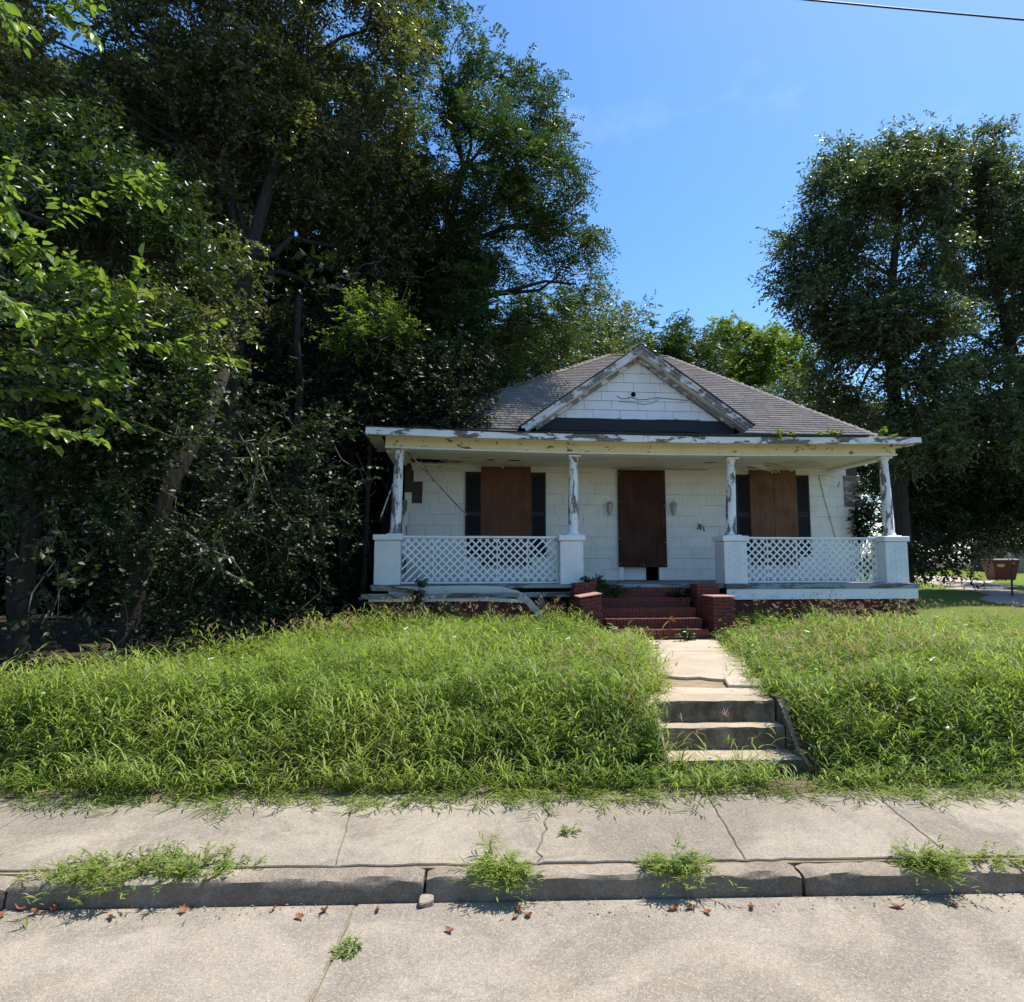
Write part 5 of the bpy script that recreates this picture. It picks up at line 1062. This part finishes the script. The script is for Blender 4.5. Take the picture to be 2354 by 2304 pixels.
grass_field('grass', 'tall unmown bright green grass on the front bank', 300, -6.6, 7.4, 5.45, 8.2, .20, .44, 7, (.11, .21), (.008, .0155), 1, MAT['grass'])
grass_field('grass', 'tall unmown grass running back to the porch', 150, -5.2, 13, 8.2, 13.9, .20, .46, 6, (.14, .25), (.010, .018), 2, MAT['grass'])
grass_field('grass', 'low ground-hugging blades between the tall grass', 420, -6.6, 7.4, 5.40, 7.2, .04, .16, 2, (.08, .16), (.007, .013), 4, MAT['grass'])
def seed_heads():
    rs = np.random.RandomState(8); n = 4600; x = rs.uniform(-5, 12, n); y = rs.uniform(5.9, 13.6, n); k = lawn_ok(x, y, rs) & ((vnoise(np.stack([x * .6, y * .6, 0 * x], -1), 19) > .5) | (y > 12)); x, y = x[k], y[k]; n = len(x)
    z = gz(x, y); h = rs.uniform(.36, .58, n) * np.where((y > 11.6) & (x < 8), 1.25, 1.); lx, ly = rs.randn(n) * .12, rs.randn(n) * .12; parts = []
    b = np.stack([x, y, z], -1); tp = np.stack([x + lx, y + ly, z + h], -1); V = np.stack([b + [.002, 0, 0], b - [.002, 0, 0], tp], 1).reshape(-1, 3); parts.append((V, np.arange(3 * n).reshape(n, 3), rs.rand(n)))
    for j in range(5): parts.append(blades(tp - [0, 0, .01], rs.uniform(0, 6.28, n), rs.uniform(.05, .11, n), np.full(n, .006), rs.uniform(.4, 1.3, n), rs.uniform(.0, .6, n), rs.rand(n)))
    v, f, r = join(parts); tag(link('grass_seed_heads', mesh_np('grass_seed_heads', v, f, r), MAT['seed']), 'thin straw and reddish seed heads above the grass', 'grass', kind='stuff')
seed_heads()
def broad_weeds():
    rs = np.random.RandomState(18); n = 1300; x = rs.uniform(-5, 12, n); y = rs.uniform(5.8, 13.5, n); k = lawn_ok(x, y, rs); x, y = x[k], y[k]; n = len(x); z = gz(x, y) + rs.uniform(.18, .38, n)
    P = []; D = []; Nn = []
    for i in range(n):
        m = rs.randint(4, 9)
        for j in range(m): a = rs.rand() * 6.28; P.append((x[i] + rs.randn() * .03, y[i] + rs.randn() * .03, z[i] - rs.rand() * .12)); D.append((math.cos(a), math.sin(a), rs.uniform(-.2, .5))); Nn.append((rs.randn() * .3, rs.randn() * .3, 1))
    P, D, Nn = map(np.array, (P, D, Nn)); N = len(P)
    tag(link('broad_weeds', leaf_mesh('broad_weeds', P, D, Nn, rs.uniform(.04, .12, N), rs.uniform(.025, .06, N), rs.rand(N), six=True), MAT['leaf_near']), 'broad-leaved weeds scattered through the tall grass', 'weeds', kind='stuff')
broad_weeds()
def leafy_weeds():
    # knee-high leafy stalks in loose drifts
    rs = np.random.RandomState(28); P = []; D = []; Nn = []
    for k in range(26):
        cx, cy = rs.uniform(-4.6, 9), rs.uniform(6.3, 13); m = rs.randint(5, 16)
        x = cx + rs.randn(m) * .35; y = cy + rs.randn(m) * .25; ok = lawn_ok(x, y, rs)
        for a, b in zip(x[ok], y[ok]):
            h = rs.uniform(.28, .52); z0 = tz(a, b); lean = rs.randn(2) * .08
            for j in range(rs.randint(9, 16)):
                t = .25 + .75 * rs.rand(); an = rs.rand() * 6.28; P.append((a + lean[0] * t, b + lean[1] * t, z0 + h * t)); D.append((math.cos(an), math.sin(an), rs.uniform(-.3, .4))); Nn.append((rs.randn() * .35, rs.randn() * .35, 1))
    P, D, Nn = map(np.array, (P, D, Nn)); N = len(P)
    tag(link('leafy_weeds', leaf_mesh('leafy_weeds', P, D, Nn, rs.uniform(.045, .10, N), rs.uniform(.02, .042, N), rs.rand(N), six=True), MAT['leaf_far']), 'drifts of taller leafy weeds standing in the grass', 'weeds', kind='stuff')
leafy_weeds()
def clump(name, label, cx, cy, z, n, rad, L, seed, cat='weed', elong=1., group=None, el=(.3, 1.3), mat=None, lift=0.):
    rs = np.random.RandomState(seed); t = tag(empty(name, (cx, cy, z)), label, cat, group); parts = []
    x = rs.randn(n) * rad * .45 * elong; y = rs.randn(n) * rad * .4; az = np.arctan2(y - (.10 if .1 < z < .14 else 0), x) + rs.randn(n) * .9; st = L * rs.uniform(.5, 1.5, n)
    e0 = rs.uniform(*el, n); hx = np.stack([np.cos(az) * np.cos(e0), np.sin(az) * np.cos(e0), np.sin(e0)], -1)
    b0 = np.stack([x, y, 0 * x], -1)
    for j in range(7):
        q = (j + rs.rand(n)) / 7; b = b0 + hx * (st * q)[:, None] - np.array([0, 0, 1.]) * (st * q ** 2 * .35)[:, None]; yl = b[:, 1] + cy - .0315 * (b[:, 0] + cx); b[:, 2] = np.where((yl < 4.125) & (z > .1), np.maximum(b[:, 2] - .6 * (4.125 - yl), -.122), np.maximum(b[:, 2], .006))
        parts.append(blades(b, az + rs.choice([-1, 1], n) * rs.uniform(.3, 1.1, n), L * rs.uniform(.3, .6, n), rs.uniform(.006, .0115, n), rs.uniform(.1, .9, n), rs.uniform(-.7, .2, n), rs.rand(n) * .95))
    tipz = b0 + hx * st[:, None] - np.array([0, 0, 1.]) * (st * .35)[:, None]; mid = b0 + hx * (st * .5)[:, None] - np.array([0, 0, 1.]) * (st * .09)[:, None]
    w = np.array([.0014, .0014, 0]); V = np.stack([b0 + w, b0 - w, mid - w, mid + w, tipz], 1).reshape(-1, 3); i5 = np.arange(n)[:, None] * 5
    F = np.concatenate([i5 + [0, 1, 2], i5 + [0, 2, 3], i5 + [3, 2, 4]], 1).reshape(-1, 3); parts.append((V, F, np.repeat(rs.rand(n) * .6, 3)))
    v, f, r = join(parts); tag(link('blades', mesh_np(name, v, f, r), mat or MAT['grass'], t), kind='stuff'); return t
def cl(lab, x, y, n, rad, L, seed, **k):
    s = y - .0315 * x; z = .132 if s > 4.14 else .0
    return clump('weed_clump', lab, x, y, z, n, rad, L, seed, group='weeds growing along the curb', **k)
cl('long grass patch spilling over the curb, leftmost of the curb weeds', -2.50, 4.20, 170, .28, .12, 51, elong=1.5)
cl('grass patch on the curb joining the leftmost weed patch', -2.02, 4.27, 120, .22, .11, 52, elong=1.5)
cl('bushy weed tuft at the curb joint between two stones', -.08, 4.20, 110, .12, .14, 53)
cl('low sprig drooping from the curb face above brown leaves', .05, 4.16, 30, .08, .12, 54)
cl('spreading weed tuft on the curb in front of the yard steps', 1.02, 4.25, 110, .13, .14, 55, elong=1.2)
cl('trailing weed tuft hanging down the curb, last but one', 2.62, 4.32, 100, .14, .14, 56)
cl('trailing weed runner drooping onto the road below the last stone', 2.66, 4.24, 34, .08, .14, 57)
cl('thin low weed patch on the last curb stone in view', 3.05, 4.36, 55, .16, .10, 58, elong=1.6)
clump('weed_clump', 'tiny weed sprouting from the road joint', -.85, 3.62, .0, 22, .045, .06, 59, group='weeds growing along the curb')
clump('weed_clump', 'tiny dry weed in the sidewalk crack', .40, 4.74, .142, 16, .03, .07, 60, group='weeds growing along the curb')
clump('weed_clump', 'lone thin upright weed on the sidewalk near the curb joint', -.14, 4.42, .132, 6, .03, .24, 61, group='weeds growing along the curb', el=(1.1, 1.5))
rs = np.random.RandomState(71)
for k, (x, y) in enumerate([(-3.6, 5.42), (-2.9, 5.45), (-2.2, 5.42), (-1.55, 5.48), (-.9, 5.45), (-.2, 5.50), (.35, 5.46), (.8, 5.52), (1.3, 5.55), (2.9, 5.58), (3.5, 5.58), (4.1, 5.6), (4.7, 5.62), (2.3, 5.68)]):
    clump('grass_runner', ['%s grass runner creeping from the bank onto the sidewalk' % w for w in ('leftmost', 'second', 'third', 'fourth', 'fifth', 'sixth', 'seventh', 'eighth', 'ninth', 'eleventh', 'twelfth', 'thirteenth', 'rightmost', 'tenth')][k] + ', counted from the left', x, y - .03, .168, 70, .26, .23, 200 + k, 'grass', 1.7, 'grass runners along the bank foot', (.0, .6))
# plants on and around the porch
def bush(name, label, c, r, n, L, W, leaf, seed, cat='plant', group=None, stem=True, **k):
    t = tag(empty(name, (c[0], c[1], c[2] - r[2])), label, cat, group); me, cc = crown_mesh('foliage', [(0, 0, r[2], *r)], n, L, W, seed, shell=.1, **k); link('foliage', me, leaf, t)
    if stem:
        m = MB(); rs = np.random.RandomState(seed)
        for i in rs.choice(len(cc), min(9, len(cc)), replace=False): p = limb_pts((0, 0, -.1), cc[i], 4, .05, rs); m.tube(p, np.linspace(.009, .003, len(p)), 4)
        m.build('stem', MAT['dead'], t)
    return t
def hw(X, Y, Z): v = world_of((X, Y, Z)); return (v.x, v.y, v.z)
bush('shrub', 'dark green shrub growing out of the porch steps beside the tilted brick cheek', hw(4.18, -.55, 1.50), (.36, .26, .36), 1500, .075, .034, MAT['leaf_privet'], 301, clump=.12, twig=.18)
bush('vine_tangle', 'dark vine filling the step corner by the upright brick cheek', hw(5.95, -.72, 1.32), (.22, .18, .28), 700, .06, .04, MAT['leaf_under'], 302, clump=.1, twig=.14)
bush('creeper', 'leafy vine climbing the torn house corner behind the end column', hw(11.62, 1.95, 3.0), (.26, .22, 1.35), 3200, .075, .05, MAT['leaf_under'], 303, clump=.15, twig=.2)
bush('creeper', 'small vine dangling over the fallen boards below the lattice', hw(.62, -.62, 1.35), (.17, .10, .36), 420, .06, .045, MAT['leaf_privet'], 304, clump=.08, twig=.12)
bush('roof_plant', 'small bright weeds in the eave next to the gable foot', hw(8.2, -.48, 4.73), (.42, .10, .07), 380, .06, .038, MAT['leaf_far'], 305, group='weeds growing in the eave', clump=.06, twig=.10)
bush('roof_plant', 'small bright weeds midway along the eave past the gable', hw(9.3, -.48, 4.75), (.50, .10, .07), 400, .06, .038, MAT['leaf_far'], 306, group='weeds growing in the eave', clump=.06, twig=.10)
bush('roof_plant', 'bright weed tuft at the very end of the eave', hw(10.75, -.45, 4.78), (.24, .12, .10), 260, .06, .038, MAT['leaf_far'], 307, group='weeds growing in the eave', clump=.06, twig=.10)
bush('shrub', 'low leafy weed against the skirt board at the house end', hw(10.75, -.65, 1.02), (.42, .25, .25), 900, .07, .045, MAT['leaf_privet'], 308, clump=.12, twig=.16)
bush('shrub', 'pale weeds standing in front of the broken porch edge', hw(.9, -1.0, .95), (.8, .35, .18), 900, .07, .05, MAT['leaf_farpale'], 309, clump=.12, twig=.14)
bush('creeper', 'reddish dry vine over the front of the upright brick cheek', hw(6.3, -1.87, 1.0), (.30, .06, .36), 260, .055, .035, MAT['dryleaf'], 310, clump=.08, twig=.14)
bush('creeper', 'thin dry stalk with curled leaves standing on the brick steps', hw(5.25, -1.68, 1.1), (.05, .05, .28), 60, .055, .03, MAT['dryleaf'], 311, clump=.04, twig=.08)
bush('shrub', 'small weed at the foot of the brick steps', hw(5.45, -2.05, .70), (.22, .12, .12), 300, .055, .035, MAT['leaf_privet'], 312, clump=.08, twig=.1)
# dry leaves in the gutter, each one a thing
LV = [(-2.892, 4.009), (-2.765, 3.972), (-2.943, 3.94), (-2.297, 3.917), (-1.925, 3.99), (-1.4, 4.01), (-1.21, 3.92), (-1.096, 3.99), (-.788, 3.99), (.039, 4.0), (.099, 3.937), (1.052, 4.02), (1.132, 3.982), (1.415, 4.03), (.954, 4.01), (-.344, 3.78), (.02, 3.92), (2.28, 4.03), (2.62, 4.06), (-2.70, 4.02)]
LN = ['brown leaf at the curb foot beside the leftmost pair', 'curled reddish leaf right of the leftmost leaf pile', 'leftmost brown leaf in the gutter', 'dark red curled leaf below the long grass patch', 'upright rust leaf against the curb below the grass patch end', 'large orange-brown leaf leaning on the curb', 'long flat tan leaf lying out on the road', 'small rust leaf between the tan leaf and the road joint', 'rust leaf at the top of the road joint',
      'brown leaf under the bushy curb tuft', 'reddish leaf out from the bushy curb tuft', 'small red leaf below the spreading tuft', 'long red-brown leaf below the spreading tuft', 'lone red leaf right of the spreading tuft', 'thin brown leaf left of the spreading tuft', 'single small leaf alone on the road slab', 'pale brown leaf lowest under the bushy tuft', 'tiny leaf below the last curb joint', 'brown leaf under the trailing weed runner', 'dark leaf tucked behind the leftmost leaf pile']
rs = np.random.RandomState(44)
def dry_leaf(i):
    n = 7; L = rs.uniform(.045, .075); W = L * rs.uniform(.4, .6); c = rs.uniform(.15, .5); V = []; F = []
    for k in range(n):
        t = k / (n - 1); w = W * math.sin(math.pi * (t * .92 + .04)) ** .8 / 2 * (1 + .25 * rs.randn() * (0 < k < n - 1)); x = (t - .5) * L; zc = c * L * (2 * t - 1) ** 2 * rs.uniform(.5, 1)
        V += [(x, -w, zc + w * rs.uniform(.5, 1.1)), (x, 0, zc), (x, w, zc + w * rs.uniform(.3, .9))]
    for k in range(n - 1):
        a = k * 3; F += [(a, a + 3, a + 4, a + 1), (a + 1, a + 4, a + 5, a + 2)]
    me = mesh_np('dry_leaf', np.array(V), np.array(F), np.full(len(F), rs.rand() * .9), smooth=True); return me
for i, (x, y) in enumerate(LV):
    o = link('dry_leaf', dry_leaf(i), MAT['dryleaf'], None, (x, y, .008), (rs.uniform(-.3, .3), rs.uniform(-.3, .3), rs.uniform(0, 6.28)), (1.1,) * 3); tag(o, LN[i], 'leaf', 'dry leaves along the gutter')
def gutter_debris():
    rs = np.random.RandomState(9); n = 1500; x = rs.uniform(-5, 6, n); d = rs.rand(n) ** 2.2; top = rs.rand(n) < .45
    yl = np.where(top, 5.50 - d * .30, 4.115 - d * .22); keep = vnoise(np.stack([x * 1.6, 0 * x, top * 5.], -1), 6) > .42; x, yl, top = x[keep], yl[keep], top[keep]; n = len(x)
    y = yl + .0315 * x; z = np.where(top, .128 + (yl - 4.3) * .03, 0.) + .006; a = rs.uniform(0, 6.28, n); tw = rs.rand(n) < .3
    L = np.where(tw, rs.uniform(.02, .07, n), rs.uniform(.006, .022, n)); W = np.where(tw, .003, L * .6)
    me = leaf_mesh('gutter_debris', np.stack([x, y, z], -1), np.stack([np.cos(a), np.sin(a), .1 + 0 * a], -1), np.stack([rs.randn(n) * .2, rs.randn(n) * .2, 1 + 0 * a], -1), L, W, rs.rand(n))
    tag(link('gutter_debris', me, MAT['litter']), 'fine brown leaf bits and twigs along the curb and bank foot', 'debris', kind='stuff')
MAT['litter'] = m_leaf('brown litter', (.07, .045, .03), (.14, .09, .055), (.25, .18, .11), .1, .8, .1); gutter_debris()
# ------------------------------------------------------------------ yard things beyond the house end
def dumpster():
    t = tag(empty('dumpster', (27.0, 36, .935), R(-6)), 'maroon refuse bin with faded yellow oval decal on the far lawn', 'dumpster')
    w0, w1, d0, d1, h = .50, .70, .42, .55, 1.10
    m = MB().loft([[(-w0, -d0, .06), (w0, -d0, .06), (w0, d0, .06), (-w0, d0, .06)], [(-w1, -d1, h), (w1, -d1, h), (w1, d1, h), (-w1, d1, h)]]); m.build('body', MAT['maroon'], t, bevel=.02)
    m = MB().box(-w1 - .035, w1 + .035, -d1 - .035, d1 + .035, h + .003, h + .05); m.build('rim', MAT['bin_lid'], t, bevel=.012)
    MB().loft([[(-w1 - .03, -d1 - .03, h + .053), (w1 + .03, -d1 - .03, h + .053), (w1 + .03, d1 + .03, h + .053), (-w1 - .03, d1 + .03, h + .053)], [(-w1 + .08, -d1 + .1, h + .12), (w1 - .08, -d1 + .1, h + .12), (w1 - .08, d1, h + .12), (-w1 + .08, d1, h + .12)]]).build('lid', MAT['bin_lid'], t, bevel=.015)
    for x in (-.42, .42):
        for y in (-.3, .3): MB().lathe([(.06, -.02), (.06, .02)], 12).build('wheel', MAT['shutter'], t, loc=(x, y, .065), rot=(0, R(90), 0))
    # oval decal with a scrawl of lettering
    sl = math.atan2(d1 - d0, h - .06); dec = empty('decal', (-.28, -.528, .86), 0, t); dec.rotation_euler = (R(90) - sl, 0, 0)
    MB().loft([[(.20 * math.cos(a), .095 * math.sin(a), z) for a in np.linspace(0, 2 * math.pi, 24, endpoint=False)] for z in (0, .006)]).build('plate', MAT['bin_logo'], dec)
    MB().tube([(-.14 + .04 * k, .028 * (1 if k % 2 else -1), .008) for k in range(8)], .009, 4).build('lettering', MAT['maroon'], dec)
    MB().box(.62, .71, -.25, .25, .55, .62).build('handle', MAT['bin_lid'], t)
dumpster()
tag(MB().tube([(18.37, 24, .5), (18.38, 24, 1.1), (18.42, 24.02, 1.72)], .035, 8).build('steel_post', MAT['rust']), 'short dark rusty post in front of the red dumpster', 'post')
tag(MB().tube([(33.1, 43.2, 1.0), (33.05, 43.2, 3.1)], .05, 8).build('steel_pole', MAT['galv']), 'pale thin pole behind the red dumpster', 'pole')
def shed():
    t = tag(empty('shed', (35.4, 44.5, 1.1), R(4)), 'grey board shed at the frame edge behind the dumpster', 'shed'); z = 0
    MB().box(-1.75, 1.75, .03, 3, -.4, 2.0).build('wall', MAT['sheath'], t)
    k = 0
    while z < 1.95: B('board', -1.8, 1.8, -.005 + .004 * (k % 2), .025, z - .2, z + .0 - .012, MAT['shed'], t); z += .2; k += 1
    MB().add([(-2, -.3, 1.95), (2, -.3, 1.95), (2, 3.2, 2.7), (-2, 3.2, 2.7), (-2, -.3, 2.02), (2, -.3, 2.02), (2, 3.2, 2.77), (-2, 3.2, 2.77)], [(0, 3, 2, 1), (4, 5, 6, 7), (0, 1, 5, 4), (1, 2, 6, 5), (2, 3, 7, 6), (3, 0, 4, 7)]).build('roof', MAT['shingle'], t)
shed()
tag(MB().tube([(-16 + 1.6 * k, 13.0, 14.18 - (-16 + 1.6 * k - 6.256) * .102 + .0016 * (-16 + 1.6 * k - 8) ** 2 * .6) for k in range(36)], .020, 6).build('utility_cable', MAT['cable']), 'black overhead utility cable crossing the sky corner', 'cable')
